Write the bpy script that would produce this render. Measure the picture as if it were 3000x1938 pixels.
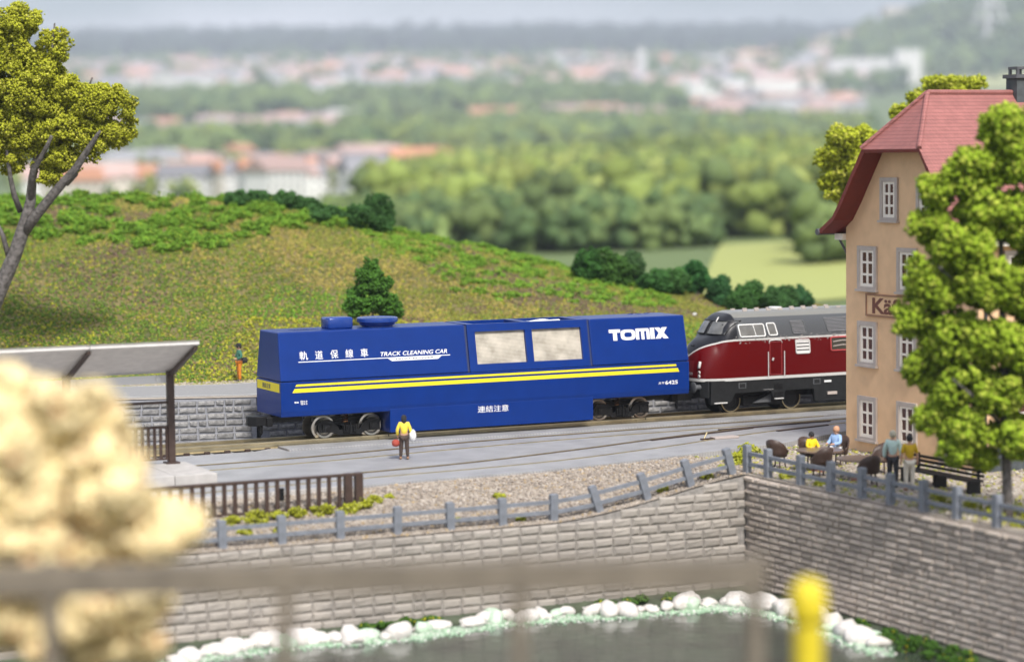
import bpy, math, random
import numpy as np
from mathutils import Matrix, Vector
R = math.radians
random.seed(7); RNG = np.random.default_rng(7)
S = bpy.context.scene
for o in list(bpy.data.objects): bpy.data.objects.remove(o)
COL = S.collection

# ------------------------------------------------------------------ camera
cam = bpy.data.cameras.new('Camera'); camo = bpy.data.objects.new('Camera', cam); COL.objects.link(camo)
CAMX, CAMY, CAMZ, YAW = -33.33, -92.02, 11.5, 25.42
camo.matrix_world = (Matrix.Translation((CAMX, CAMY, CAMZ)) @ Matrix.Rotation(R(-YAW), 4, 'Z')
                     @ Matrix.Rotation(R(90 - 4.13), 4, 'X') @ Matrix.Rotation(R(-0.63), 4, 'Z'))
cam.sensor_width = 36.0; cam.lens = 84.84; cam.clip_start = 0.5; cam.clip_end = 30000
cam.dof.use_dof = True; cam.dof.focus_distance = 101.0; cam.dof.aperture_fstop = 0.15
S.camera = camo
# ------------------------------------------------------------------ sky, sun, exposure
SUN_AZ = Vector((-0.12, -0.99, 0)).normalized(); SUN_EL = R(49)
w = bpy.data.worlds.new('World'); S.world = w; w.use_nodes = True
nt = w.node_tree; bg = nt.nodes['Background']
sky = nt.nodes.new('ShaderNodeTexSky'); sky.sky_type = 'NISHITA'; sky.sun_disc = False
sky.sun_elevation = SUN_EL; sky.sun_rotation = math.atan2(SUN_AZ.x, SUN_AZ.y)
sky.air_density = 1.0; sky.dust_density = 2.0; sky.ozone_density = 1.0
tc = nt.nodes.new('ShaderNodeTexCoord'); mp = nt.nodes.new('ShaderNodeMapping')
mp.inputs['Scale'].default_value = (1.0, 1.0, 5.0)
nz = nt.nodes.new('ShaderNodeTexNoise'); nz.inputs['Scale'].default_value = 3.2; nz.inputs['Detail'].default_value = 6
cr = nt.nodes.new('ShaderNodeValToRGB'); cr.color_ramp.elements[0].position = 0.42; cr.color_ramp.elements[1].position = 0.68
mx = nt.nodes.new('ShaderNodeMix'); mx.data_type = 'RGBA'; mx.inputs[7].default_value = (11.6, 11.5, 12.2, 1)
nt.links.new(tc.outputs['Generated'], mp.inputs[0]); nt.links.new(mp.outputs[0], nz.inputs['Vector'])
nt.links.new(nz.outputs[0], cr.inputs[0]); nt.links.new(cr.outputs[0], mx.inputs[0])
nt.links.new(sky.outputs[0], mx.inputs[6]); nt.links.new(mx.outputs[2], bg.inputs[0])
bg.inputs[1].default_value = 0.094
sl = bpy.data.lights.new('Sun', 'SUN'); sl.energy = 3.5; sl.angle = R(10.0); sl.color = (1.0, 0.955, 0.89)
so = bpy.data.objects.new('Sun', sl); COL.objects.link(so); so.location = (0, -60, 80)
sd = Vector((SUN_AZ.x * math.cos(SUN_EL), SUN_AZ.y * math.cos(SUN_EL), math.sin(SUN_EL)))
so.rotation_euler = sd.to_track_quat('Z', 'Y').to_euler()
S.view_settings.view_transform = 'Standard'; S.view_settings.look = 'None'
S.view_settings.exposure = 0.5; S.view_settings.gamma = 1.0; S.view_settings.use_curve_mapping = False
S.cycles.use_denoising = True; S.cycles.max_bounces = 6; S.cycles.diffuse_bounces = 3; S.cycles.glossy_bounces = 3
S.cycles.transmission_bounces = 4; S.cycles.transparent_max_bounces = 6; S.cycles.volume_bounces = 0
S.cycles.use_adaptive_sampling = True; S.cycles.adaptive_threshold = 0.02; S.cycles.caustics_reflective = False; S.cycles.caustics_refractive = False

FX, FY = math.sin(R(YAW)), math.cos(R(YAW))
def VW(L, D):
    """valley axes (lateral, depth) to world x, y: the valley runs away from the overlook"""
    return CAMX + L * FY + D * FX, CAMY - L * FX + D * FY

# ------------------------------------------------------------------ materials
def mat(name, col, rough=0.6, var=0.0, scale=8.0, bump=0.0, bscale=None, metal=0.0, col2=None, spec=0.5, rand=0.0, coat=0.0, detail=5):
    m = bpy.data.materials.new(name); m.use_nodes = True
    n = m.node_tree; b = n.nodes['Principled BSDF']
    b.inputs['Roughness'].default_value = rough; b.inputs['Metallic'].default_value = metal
    b.inputs['Specular IOR Level'].default_value = spec
    if coat: b.inputs['Coat Weight'].default_value = coat; b.inputs['Coat Roughness'].default_value = 0.15
    c = (*col, 1)
    b.inputs['Base Color'].default_value = c
    if var or bump or rand:
        g = n.nodes.new('ShaderNodeTexCoord')
        t = n.nodes.new('ShaderNodeTexNoise'); t.inputs['Scale'].default_value = scale; t.inputs['Detail'].default_value = detail
        n.links.new(g.outputs['Object'], t.inputs['Vector'])
        src = None
        if var or col2:
            x = n.nodes.new('ShaderNodeMix'); x.data_type = 'RGBA'
            if col2 is None:
                x.inputs[6].default_value = (*[v * (1 - var) for v in col], 1); x.inputs[7].default_value = (*[min(1, v * (1 + var)) for v in col], 1)
            else:
                x.inputs[6].default_value = c; x.inputs[7].default_value = (*col2, 1)
            r = n.nodes.new('ShaderNodeValToRGB'); r.color_ramp.elements[0].position = 0.32; r.color_ramp.elements[1].position = 0.68
            n.links.new(t.outputs[0], r.inputs[0]); n.links.new(r.outputs[0], x.inputs[0]); src = x.outputs[2]
        if rand:
            oi = n.nodes.new('ShaderNodeObjectInfo'); mr = n.nodes.new('ShaderNodeMapRange')
            mr.inputs[3].default_value = 1 - rand; mr.inputs[4].default_value = 1 + rand
            n.links.new(oi.outputs['Random'], mr.inputs[0])
            y = n.nodes.new('ShaderNodeVectorMath'); y.operation = 'SCALE'
            if src: n.links.new(src, y.inputs[0])
            else: y.inputs[0].default_value = col
            n.links.new(mr.outputs[0], y.inputs[3]); src = y.outputs[0]
        if src: n.links.new(src, b.inputs['Base Color'])
        if bump:
            t2 = n.nodes.new('ShaderNodeTexNoise'); t2.inputs['Scale'].default_value = bscale or scale * 2; t2.inputs['Detail'].default_value = 4
            n.links.new(g.outputs['Object'], t2.inputs['Vector'])
            bp = n.nodes.new('ShaderNodeBump'); bp.inputs['Strength'].default_value = bump; bp.inputs['Distance'].default_value = 0.05
            n.links.new(t2.outputs[0], bp.inputs['Height']); n.links.new(bp.outputs[0], b.inputs['Normal'])
    return m
def vmat(name, rough=0.85, trans=0.0, spec=0.2):
    """material whose base colour is the leaf or stone colour stored on the mesh"""
    m = bpy.data.materials.new(name); m.use_nodes = True
    n = m.node_tree; b = n.nodes['Principled BSDF']; b.inputs['Roughness'].default_value = rough
    b.inputs['Specular IOR Level'].default_value = spec
    a = n.nodes.new('ShaderNodeAttribute'); a.attribute_name = 'Col'
    n.links.new(a.outputs['Color'], b.inputs['Base Color'])
    if trans:
        tr = n.nodes.new('ShaderNodeBsdfTranslucent'); ms = n.nodes.new('ShaderNodeMixShader'); ms.inputs[0].default_value = trans
        n.links.new(a.outputs['Color'], tr.inputs[0]); n.links.new(b.outputs[0], ms.inputs[1]); n.links.new(tr.outputs[0], ms.inputs[2])
        n.links.new(ms.outputs[0], n.nodes['Material Output'].inputs[0])
    return m
M = {}
M['blue'] = mat('blue_plastic', (0.001, 0.026, 0.18), 0.36, var=0.06, scale=1.3, bump=0.03, bscale=40, spec=0.2, coat=0.12)
M['yellow'] = mat('yellow_print', (0.80, 0.66, 0.02), 0.5)
M['white'] = mat('white_print', (0.82, 0.82, 0.82), 0.5)
M['navy'] = mat('navy_print', (0.02, 0.03, 0.09), 0.5)
M['black'] = mat('black_plastic', (0.008, 0.008, 0.0085), 0.4, var=0.3, scale=6, bump=0.1, bscale=20, spec=0.3)
M['steel'] = mat('wheel_steel', (0.52, 0.48, 0.42), 0.28, metal=1.0, var=0.12, scale=5)
M['copper'] = mat('copper_spring', (0.72, 0.38, 0.2), 0.25, metal=1.0)
M['rail'] = mat('nickel_rail', (0.58, 0.50, 0.33), 0.34, metal=0.9, var=0.12, scale=2, bump=0.03, bscale=30)
M['gold'] = mat('flush_rail', (0.50, 0.42, 0.25), 0.38, metal=0.85, var=0.2, scale=2)
M['sleeper'] = mat('brown_sleeper', (0.045, 0.026, 0.02), 0.6, var=0.3, scale=8, bump=0.2)
M['plate'] = mat('grey_paving', (0.34, 0.34, 0.343), 0.45, var=0.13, scale=0.9, bump=0.05, bscale=30, spec=0.45)
M['ballast'] = mat('ballast', (0.30, 0.30, 0.30), 0.9, var=0.5, scale=14, bump=0.8, bscale=18)
M['asphalt'] = mat('asphalt', (0.265, 0.262, 0.26), 0.85, var=0.12, scale=12, bump=0.15, bscale=40)
M['line'] = mat('road_line', (0.75, 0.74, 0.7), 0.7, var=0.06, scale=6)
M['stone'] = mat('grey_stone', (0.165, 0.16, 0.158), 0.8, scale=7, bump=0.7, bscale=14, col2=(0.33, 0.325, 0.315), rand=0.22)
M['mortar'] = mat('mortar', (0.27, 0.275, 0.30), 0.85, var=0.15, scale=9, bump=0.3)
M['quay'] = mat('quay_stone', (0.28, 0.255, 0.23), 0.85, scale=1.3, bump=0.5, bscale=10, col2=(0.40, 0.36, 0.315), rand=0.16)
M['quay_mortar'] = mat('quay_mortar', (0.285, 0.265, 0.245), 0.9, var=0.25, scale=5, bump=0.3)
M['quay2'] = mat('quay_stone_dark', (0.40, 0.335, 0.28), 0.85, scale=1.6, bump=0.6, bscale=12, col2=(0.55, 0.475, 0.405), rand=0.26)
M['quay2_mortar'] = mat('quay_mortar_dark', (0.33, 0.285, 0.25), 0.9, var=0.25, scale=5, bump=0.3)
M['fence'] = mat('grey_fence', (0.19, 0.205, 0.235), 0.55, var=0.15, scale=4, bump=0.1)
M['brown'] = mat('brown_plastic', (0.055, 0.032, 0.024), 0.5, var=0.2, scale=4, bump=0.05)
M['brown2'] = mat('brown_rail', (0.165, 0.14, 0.11), 0.6, var=0.2, scale=3, bump=0.1)
M['shelter'] = mat('shelter_roof', (0.74, 0.71, 0.69), 0.7, var=0.08, scale=3, bump=0.1)
M['shelter_top'] = mat('shelter_roof_top', (0.66, 0.63, 0.59), 0.8, var=0.1, scale=3, bump=0.1)
M['platform'] = mat('platform_slab', (0.46, 0.44, 0.42), 0.8, var=0.1, scale=3, bump=0.15)
M['dirt'] = mat('dirt', (0.30, 0.25, 0.20), 0.95, scale=3, bump=0.5, bscale=14, col2=(0.42, 0.37, 0.31))
M['hill'] = mat('hill_soil', (0.085, 0.09, 0.025), 0.95, scale=0.35, bump=0.5, bscale=6, col2=(0.20, 0.155, 0.06), detail=8)
M['valley'] = mat('valley_ground', (0.12, 0.17, 0.055), 0.95, scale=0.012, col2=(0.21, 0.25, 0.09), detail=8)
M['field'] = mat('pale_field', (0.34, 0.37, 0.11), 0.95, scale=0.05, col2=(0.40, 0.42, 0.14))
M['leaf'] = vmat('foliage', 0.9, 0.18); M['blossom'] = vmat('blossom', 0.9, 0.08)
M['turf'] = vmat('turf', 0.95, 0.0, 0.1)
M['gravel'] = vmat('gravel', 0.9, 0.0, 0.25)
M['bark'] = mat('bark', (0.05, 0.044, 0.04), 0.75, scale=5, bump=1.0, bscale=8, col2=(0.17, 0.155, 0.145))
M['stucco'] = mat('beige_stucco', (0.76, 0.50, 0.29), 0.85, var=0.06, scale=2, bump=0.1, bscale=30)
M['plinth'] = mat('dark_plinth', (0.07, 0.08, 0.085), 0.8, var=0.2, scale=4)
M['winframe'] = mat('window_frame', (0.46, 0.40, 0.36), 0.7, var=0.08, scale=3)
M['sash'] = mat('white_sash', (0.84, 0.77, 0.68), 0.6)
M['pane'] = mat('dark_pane', (0.085, 0.03, 0.022), 0.25)
M['tile'] = mat('roof_tile', (0.37, 0.14, 0.125), 0.6, var=0.12, scale=1.2, bump=0.0)
M['soffit'] = mat('red_soffit', (0.17, 0.022, 0.014), 0.6, var=0.1, scale=3)
M['gutter'] = mat('gutter', (0.09, 0.09, 0.10), 0.5)
M['glass'] = mat('smoky_glass', (0.16, 0.16, 0.155), 0.18, spec=0.6, var=0.25, scale=2)
M['silver'] = mat('silver_paint', (0.62, 0.61, 0.59), 0.4)
M['wframe'] = mat('white_trim', (0.80, 0.80, 0.78), 0.4)
M['red'] = mat('red_paint', (0.095, 0.001, 0.002), 0.3, var=0.06, scale=4, spec=0.2)
M['locogrey'] = mat('loco_grey', (0.10, 0.105, 0.112), 0.45, var=0.1, scale=4)
M['locodark'] = mat('loco_black', (0.014, 0.015, 0.016), 0.45, var=0.2, scale=6, spec=0.35)
M['mesh'] = None
M['skin'] = mat('skin', (0.55, 0.32, 0.22), 0.6)
M['water'] = mat('pond_water', (0.035, 0.04, 0.034), 0.12, scale=0.6, bump=0.3, bscale=2.5, col2=(0.065, 0.085, 0.06), spec=0.5)
M['rock'] = mat('white_rock', (0.62, 0.57, 0.53), 0.9, scale=3, bump=0.8, bscale=5, col2=(0.75, 0.73, 0.70))
M['foam'] = mat('pale_green_foam', (0.40, 0.58, 0.40), 0.7, scale=3, bump=0.5, bscale=8, col2=(0.66, 0.74, 0.64))
M['yellowpost'] = mat('yellow_post', (0.66, 0.53, 0.02), 0.6)
M['hwhite'] = mat('far_white_wall', (0.78, 0.77, 0.76), 0.8, rand=0.12)
M['hcream'] = mat('far_cream_wall', (0.66, 0.60, 0.52), 0.8, rand=0.12)
M['horange'] = mat('far_orange_roof', (0.50, 0.25, 0.15), 0.8, rand=0.2)
M['hpink'] = mat('far_pink_roof', (0.45, 0.32, 0.29), 0.8, rand=0.2)
M['hgrey'] = mat('far_grey_roof', (0.25, 0.25, 0.27), 0.8, rand=0.3)
M['hwin'] = mat('far_window', (0.06, 0.07, 0.09), 0.3)
M['concrete'] = mat('concrete_mast', (0.6, 0.6, 0.58), 0.7)

def add_grid_bump(m, kind, s):
    """fine relief on an existing material: 'tiles' (overlapping roof tiles) or 'lines' (grooved paving)"""
    n = m.node_tree; b = n.nodes['Principled BSDF']; g = n.nodes.new('ShaderNodeTexCoord')
    if kind == 'tiles':
        t = n.nodes.new('ShaderNodeTexBrick'); t.offset = 0.5; t.inputs['Scale'].default_value = s
        t.inputs['Mortar Size'].default_value = 0.05; t.inputs['Brick Width'].default_value = 0.5; t.inputs['Row Height'].default_value = 0.5
        t.inputs['Color1'].default_value = (1, 1, 1, 1); t.inputs['Color2'].default_value = (.75, .75, .75, 1); t.inputs['Mortar'].default_value = (0.25, 0.25, 0.25, 1)
        sp_ = n.nodes.new('ShaderNodeSeparateXYZ'); cb = n.nodes.new('ShaderNodeCombineXYZ'); ad = n.nodes.new('ShaderNodeMath'); ad.operation = 'ADD'
        n.links.new(g.outputs['Object'], sp_.inputs[0]); n.links.new(sp_.outputs[0], ad.inputs[0]); n.links.new(sp_.outputs[1], ad.inputs[1])
        n.links.new(ad.outputs[0], cb.inputs[0]); n.links.new(sp_.outputs[2], cb.inputs[1]); n.links.new(cb.outputs[0], t.inputs[0]); src = t.outputs[0]
        lk = [l for l in n.links if l.to_socket == b.inputs['Base Color']]
        if lk:
            mu = n.nodes.new('ShaderNodeMix'); mu.data_type = 'RGBA'; mu.blend_type = 'MULTIPLY'; mu.inputs[0].default_value = 0.6
            n.links.new(lk[0].from_socket, mu.inputs[6]); n.links.new(t.outputs[0], mu.inputs[7]); n.links.new(mu.outputs[2], b.inputs['Base Color'])
    else:
        t = n.nodes.new('ShaderNodeTexWave'); t.wave_type = 'BANDS'; t.bands_direction = 'X'; t.inputs['Scale'].default_value = s
        t.inputs['Distortion'].default_value = 0.4
        n.links.new(g.outputs['Object'], t.inputs[0]); src = t.outputs[0]
        rr = n.nodes.new('ShaderNodeValToRGB'); rr.color_ramp.elements[0].position = 0.0; rr.color_ramp.elements[1].position = 0.35; rr.color_ramp.elements[0].color = (.72, .72, .75, 1); n.links.new(t.outputs[0], rr.inputs[0])
        lk = [l for l in n.links if l.to_socket == b.inputs['Base Color']]
        mu = n.nodes.new('ShaderNodeMix'); mu.data_type = 'RGBA'; mu.blend_type = 'MULTIPLY'; mu.inputs[0].default_value = 1.0
        n.links.new(lk[0].from_socket, mu.inputs[6]); n.links.new(rr.outputs[0], mu.inputs[7]); n.links.new(mu.outputs[2], b.inputs['Base Color'])
    bp = n.nodes.new('ShaderNodeBump'); bp.inputs['Strength'].default_value = 0.5; bp.inputs['Distance'].default_value = 0.02
    n.links.new(src, bp.inputs['Height'])
    old = [l for l in n.links if l.to_socket == b.inputs['Normal']]
    if old: n.links.new(old[0].from_socket, bp.inputs['Normal'])
    n.links.new(bp.outputs[0], b.inputs['Normal'])
add_grid_bump(M['tile'], 'tiles', 3.6); add_grid_bump(M['plate'], 'lines', 2.2)

# woven wire screen of the cleaning car
m = mat('wire_screen', (0.5, 0.45, 0.36), 0.5); n = m.node_tree; b = n.nodes['Principled BSDF']
g = n.nodes.new('ShaderNodeTexCoord'); acc = []
for d in ('X', 'Z'):
    t = n.nodes.new('ShaderNodeTexWave'); t.wave_type = 'BANDS'; t.bands_direction = d; t.inputs['Scale'].default_value = 5.5
    t.inputs['Distortion'].default_value = 0.5; t.inputs['Detail'].default_value = 1
    n.links.new(g.outputs['Object'], t.inputs[0]); acc.append(t)
t3 = n.nodes.new('ShaderNodeTexNoise'); t3.inputs['Scale'].default_value = 1.8; n.links.new(g.outputs['Object'], t3.inputs[0])
a1 = n.nodes.new('ShaderNodeMath'); a1.operation = 'MULTIPLY'; n.links.new(acc[0].outputs[1], a1.inputs[0]); n.links.new(acc[1].outputs[1], a1.inputs[1])
a2 = n.nodes.new('ShaderNodeMath'); a2.operation = 'MULTIPLY_ADD'; n.links.new(a1.outputs[0], a2.inputs[0]); a2.inputs[1].default_value = 0.7
n.links.new(t3.outputs[0], a2.inputs[2])
x = n.nodes.new('ShaderNodeValToRGB'); x.color_ramp.elements[0].position = 0.35; x.color_ramp.elements[1].position = 0.95
x.color_ramp.elements[0].color = (0.24, 0.215, 0.17, 1); x.color_ramp.elements[1].color = (0.62, 0.57, 0.48, 1)
n.links.new(a2.outputs[0], x.inputs[0]); n.links.new(x.outputs[0], b.inputs['Base Color'])
M['mesh'] = m

# ------------------------------------------------------------------ object helpers
def tag(o, label=None, cat=None, group=None, kind=None):
    if label: o['label'] = label
    if cat: o['category'] = cat
    if group: o['group'] = group
    if kind: o['kind'] = kind
    return o
def thing(name, label, cat, loc=(0, 0, 0), rz=0.0, group=None):
    o = bpy.data.objects.new(name, None); COL.objects.link(o); o.empty_display_size = 0.2
    o.location = loc; o.rotation_euler = (0, 0, rz)
    return tag(o, label, cat, group)
def link(name, me, parent=None, loc=None):
    o = bpy.data.objects.new(name, me); COL.objects.link(o)
    if parent: o.parent = parent
    if loc: o.location = loc
    return o
class MB:
    def __init__(s): s.v = []; s.f = []; s.mi = []; s.cur = 0
    def add(s, vs, fs):
        k = len(s.v); s.v += [tuple(map(float, p)) for p in vs]; s.f += [tuple(k + i for i in f) for f in fs]; s.mi += [s.cur] * len(fs); return s
    def box(s, x0, x1, y0, y1, z0, z1):
        return s.add([(x0, y0, z0), (x1, y0, z0), (x1, y1, z0), (x0, y1, z0), (x0, y0, z1), (x1, y0, z1), (x1, y1, z1), (x0, y1, z1)],
                     [(0, 3, 2, 1), (4, 5, 6, 7), (0, 1, 5, 4), (1, 2, 6, 5), (2, 3, 7, 6), (3, 0, 4, 7)])
    def tube(s, pts, r, n=8, cap=True):
        pts = [Vector(p) for p in pts]; rr = r if isinstance(r, (list, tuple)) else [r] * len(pts)
        vs = []; fs = []
        for i, p in enumerate(pts):
            d = (pts[min(i + 1, len(pts) - 1)] - pts[max(i - 1, 0)]).normalized()
            a = d.orthogonal().normalized() if i == 0 else (a - d * a.dot(d)).normalized()
            c = d.cross(a)
            for k in range(n):
                t = 2 * math.pi * k / n; vs.append(p + (a * math.cos(t) + c * math.sin(t)) * rr[i])
        for i in range(len(pts) - 1):
            for k in range(n):
                q = (k + 1) % n; fs.append((i * n + k, i * n + q, (i + 1) * n + q, (i + 1) * n + k))
        if cap: fs += [tuple(range(n))[::-1], tuple((len(pts) - 1) * n + k for k in range(n))]
        return s.add(vs, fs)
    def lathe(s, c, axis, prof, n=24, cap=True):
        """prof: list of (radius, offset along axis)"""
        a = Vector(axis).normalized(); u = a.orthogonal().normalized(); w_ = a.cross(u); c = Vector(c); vs = []; fs = []
        for r, h in prof:
            for k in range(n):
                t = 2 * math.pi * k / n; vs.append(c + a * h + (u * math.cos(t) + w_ * math.sin(t)) * r)
        for i in range(len(prof) - 1):
            for k in range(n):
                q = (k + 1) % n; fs.append((i * n + k, i * n + q, (i + 1) * n + q, (i + 1) * n + k))
        if cap: fs += [tuple(range(n))[::-1], tuple((len(prof) - 1) * n + k for k in range(n))]
        return s.add(vs, fs)
    def prism(s, poly, f0, f1):
        """poly: 2D points; f0/f1 map them to the two end faces"""
        n = len(poly); vs = [f0(*p) for p in poly] + [f1(*p) for p in poly]
        fs = [tuple(range(n)), tuple(range(2 * n - 1, n - 1, -1))] + [(i, i + n, (i + 1) % n + n, (i + 1) % n) for i in range(n)]
        return s.add(vs, fs)
    def grid(s, P):
        """P[i][j] -> 3D"""
        ni, nj = len(P), len(P[0]); vs = [p for row in P for p in row]
        return s.add(vs, [(i * nj + j, i * nj + j + 1, (i + 1) * nj + j + 1, (i + 1) * nj + j) for i in range(ni - 1) for j in range(nj - 1)])
    def mesh(s, name, mats, off=(0, 0, 0), smooth=False, bevel=0.0, fix=True):
        me = bpy.data.meshes.new(name)
        me.from_pydata([(p[0] - off[0], p[1] - off[1], p[2] - off[2]) for p in s.v], [], s.f)
        for mm in (mats if isinstance(mats, (list, tuple)) else [mats]): me.materials.append(mm)
        me.polygons.foreach_set('material_index', s.mi)
        if fix:
            import bmesh
            bm = bmesh.new(); bm.from_mesh(me); bmesh.ops.recalc_face_normals(bm, faces=bm.faces)
            if bevel: 
                ed = [e for e in bm.edges if len(e.link_faces) == 2 and e.calc_face_angle(0) > 0.5]
                bmesh.ops.bevel(bm, geom=ed, offset=bevel, segments=2, profile=0.5, affect='EDGES')
            bm.to_mesh(me); bm.free()
        if smooth: me.shade_smooth() if hasattr(me, 'shade_smooth') else me.polygons.foreach_set('use_smooth', [True] * len(me.polygons))
        me.update(); return me
    def build(s, name, mats, parent=None, smooth=False, bevel=0.0, fix=True, local=False):
        off = (0, 0, 0) if (parent is None or local) else wloc(parent)
        o = link(name, s.mesh(name, mats, off, smooth, bevel, fix), parent)
        return o
def wloc(o):
    v = Vector((0, 0, 0))
    while o: v += o.location; o = o.parent
    return v
def single(mb, name, mats, base, label, cat, group=None, kind=None, **k):
    """a thing that is one mesh, origin at base"""
    o = link(name, mb.mesh(name, mats, base, **k)); o.location = base
    return tag(o, label, cat, group, kind)
def smooth_by_angle(o, a=40):
    me = o.data
    me.polygons.foreach_set('use_smooth', [True] * len(me.polygons))
    try: me.set_sharp_from_angle(angle=R(a))
    except Exception: pass
    return o

def arr_mesh(name, V, T, mats, cols=None, smooth=False):
    me = bpy.data.meshes.new(name); V = np.asarray(V, np.float32); T = np.asarray(T, np.int32); k = T.shape[1]
    me.vertices.add(len(V)); me.vertices.foreach_set('co', V.ravel())
    me.loops.add(T.size); me.loops.foreach_set('vertex_index', T.ravel())
    me.polygons.add(len(T)); me.polygons.foreach_set('loop_start', np.arange(len(T), dtype=np.int32) * k)
    try: me.polygons.foreach_set('loop_total', np.full(len(T), k, np.int32))
    except Exception: pass
    me.materials.append(mats)
    if cols is not None:
        a = me.color_attributes.new('Col', 'FLOAT_COLOR', 'POINT')
        c4 = np.ones((len(V), 4), np.float32); c4[:, :3] = cols; a.data.foreach_set('color', c4.ravel())
    me.update(calc_edges=True)
    if smooth: me.polygons.foreach_set('use_smooth', [True] * len(me.polygons))
    return me
TET = np.array([(1, 1, 1), (1, -1, -1), (-1, 1, -1), (-1, -1, 1)], np.float32) / math.sqrt(3)
TETF = np.array([(0, 1, 2), (0, 3, 1), (0, 2, 3), (1, 3, 2)], np.int32)
OCT = np.array([(1, 0, 0), (-1, 0, 0), (0, 1, 0), (0, -1, 0), (0, 0, 1), (0, 0, -1)], np.float32)
OCTF = np.array([(0, 2, 4), (2, 1, 4), (1, 3, 4), (3, 0, 4), (2, 0, 5), (1, 2, 5), (3, 1, 5), (0, 3, 5)], np.int32)
def rotmats(n):
    q = RNG.normal(size=(n, 4)); q /= np.linalg.norm(q, axis=1)[:, None]; w_, x_, y_, z_ = q.T
    return np.stack([1 - 2 * (y_ * y_ + z_ * z_), 2 * (x_ * y_ - z_ * w_), 2 * (x_ * z_ + y_ * w_), 2 * (x_ * y_ + z_ * w_), 1 - 2 * (x_ * x_ + z_ * z_), 2 * (y_ * z_ - x_ * w_),
                     2 * (x_ * z_ - y_ * w_), 2 * (y_ * z_ + x_ * w_), 1 - 2 * (x_ * x_ + y_ * y_)], 1).reshape(n, 3, 3)
def scatter(P, size, cols, shape='tet', squash=None):
    """granules (leaf tufts, stones) at points P"""
    base, bf = (TET, TETF) if shape == 'tet' else (OCT, OCTF)
    n = len(P); Rm = rotmats(n); s = np.asarray(size)
    if s.ndim == 0: s = np.full(n, float(s))
    jit = 0.7 + 0.6 * RNG.random((n, len(base), 1))
    v = np.einsum('nij,kj->nki', Rm, base) * jit * s[:, None, None]
    if squash: v[:, :, 2] *= squash
    v = v + P[:, None, :]
    f = (bf[None] + (np.arange(n) * len(base))[:, None, None]).reshape(-1, 3)
    c = np.repeat(cols, len(base), axis=0) if np.ndim(cols) == 2 else np.tile(cols, (n * len(base), 1))
    return v.reshape(-1, 3), f, c
def blob_points(clumps, n, sub=14, subr=0.42):
    """points on lumpy foam clumps: each clump (c, radius 3-vector) carries smaller lumps on its skin"""
    wts = np.array([np.prod(r) ** (2 / 3) for c, r in clumps]); wts = wts / wts.sum(); out = []; shade = []
    for (c, r), wt in zip(clumps, wts):
        k = int(n * wt); r = np.array(r, float); c = np.array(c, float)
        d = RNG.normal(size=(sub, 3)); d /= np.linalg.norm(d, axis=1)[:, None]
        sc = c + d * r * (0.62 + 0.25 * RNG.random((sub, 1))); sr = subr * r * (0.7 + 0.6 * RNG.random((sub, 1)))
        idx = RNG.integers(0, sub, k); e = RNG.normal(size=(k, 3)); e /= np.linalg.norm(e, axis=1)[:, None]
        rad = (RNG.random((k, 1)) ** 0.22)
        p = sc[idx] + e * sr[idx] * rad
        core = RNG.random(k) < 0.12
        p[core] = c + e[core] * r * 0.7 * rad[core]
        out.append(p); shade.append(RNG.random(sub)[idx])
    return np.concatenate(out), np.concatenate(shade)
def tint(n, base, var=0.25, alt=None, p=0.0, s=None):
    c = np.tile(np.array(base, float), (n, 1)) * (1 - var + 2 * var * RNG.random((n, 1)))
    if s is not None: c *= (0.8 + 0.4 * s)[:, None]
    if alt is not None:
        k = RNG.random(n) < p; c[k] = np.array(alt) * (0.8 + 0.4 * RNG.random((k.sum(), 1)))
    return c
def vnoise(x, y, s=1.0, seed=0):
    r = np.random.default_rng(seed); out = 0
    for k in range(10):
        a = r.random() * 6.283; f = s * (0.6 + 1.4 * r.random()); ph = r.random() * 6.283
        out = out + np.sin((x * math.cos(a) + y * math.sin(a)) * f + ph)
    return out / 4.5

# ================================================================== SETTING
DPROF = [(-400, -7), (60, -7), (120, -6), (150, -5), (300, -4.2), (500, -4), (1160, -8.1), (2040, 2.2), (2920, 30.7), (4240, 97), (6000, 200), (8200, 336), (10400, 495), (11720, 536), (14300, 500)]
DPX = [p[0] for p in DPROF]; DPZ = [p[1] for p in DPROF]
def ground_z(L, D):
    L = np.asarray(L, float); D = np.asarray(D, float)
    z = np.interp(D, DPX, DPZ)
    a = np.clip((D - 260) / 800, 0, 1)
    z = z + a * np.minimum(0.0026 * D, 14) * vnoise(L / (0.10 * D + 60), D / (0.16 * D + 90), 1.0, 3)
    z = z + 190 * np.exp(-(((L - 1280) / 420) ** 2 + ((D - 6000) / 900) ** 2))
    z = z + 12 * np.exp(-(((L - 90) / 140) ** 2 + ((D - 1080) / 360) ** 2))       # wooded knoll
    z = z + 3.0 * np.exp(-(((L - 60) / 34) ** 2 + ((D - 330) / 60) ** 2))       # field rise
    return z
Ds = np.concatenate([np.array([-400, -100, 0, 60, 110, 140]), np.linspace(160, 600, 26), np.linspace(640, 3600, 46), np.linspace(3700, 14300, 70)])
fr = np.linspace(-1, 1, 81); LL = []; DD = []
for D in Ds:
    h = 0.36 * max(D, 0) + 420; LL.append(fr * h); DD.append(np.full(81, D))
LL = np.array(LL); DD = np.array(DD); ZZ = ground_z(LL, DD); XX, YY = VW(LL, DD)
nI, nJ = LL.shape; idx = np.arange(nI * nJ).reshape(nI, nJ)
Q = np.stack([idx[:-1, :-1], idx[:-1, 1:], idx[1:, 1:], idx[1:, :-1]], -1).reshape(-1, 4)
tag(link('ground', arr_mesh('ground', np.stack([XX, YY, ZZ], -1).reshape(-1, 3), Q, M['valley'], smooth=True)), kind='structure')
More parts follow.
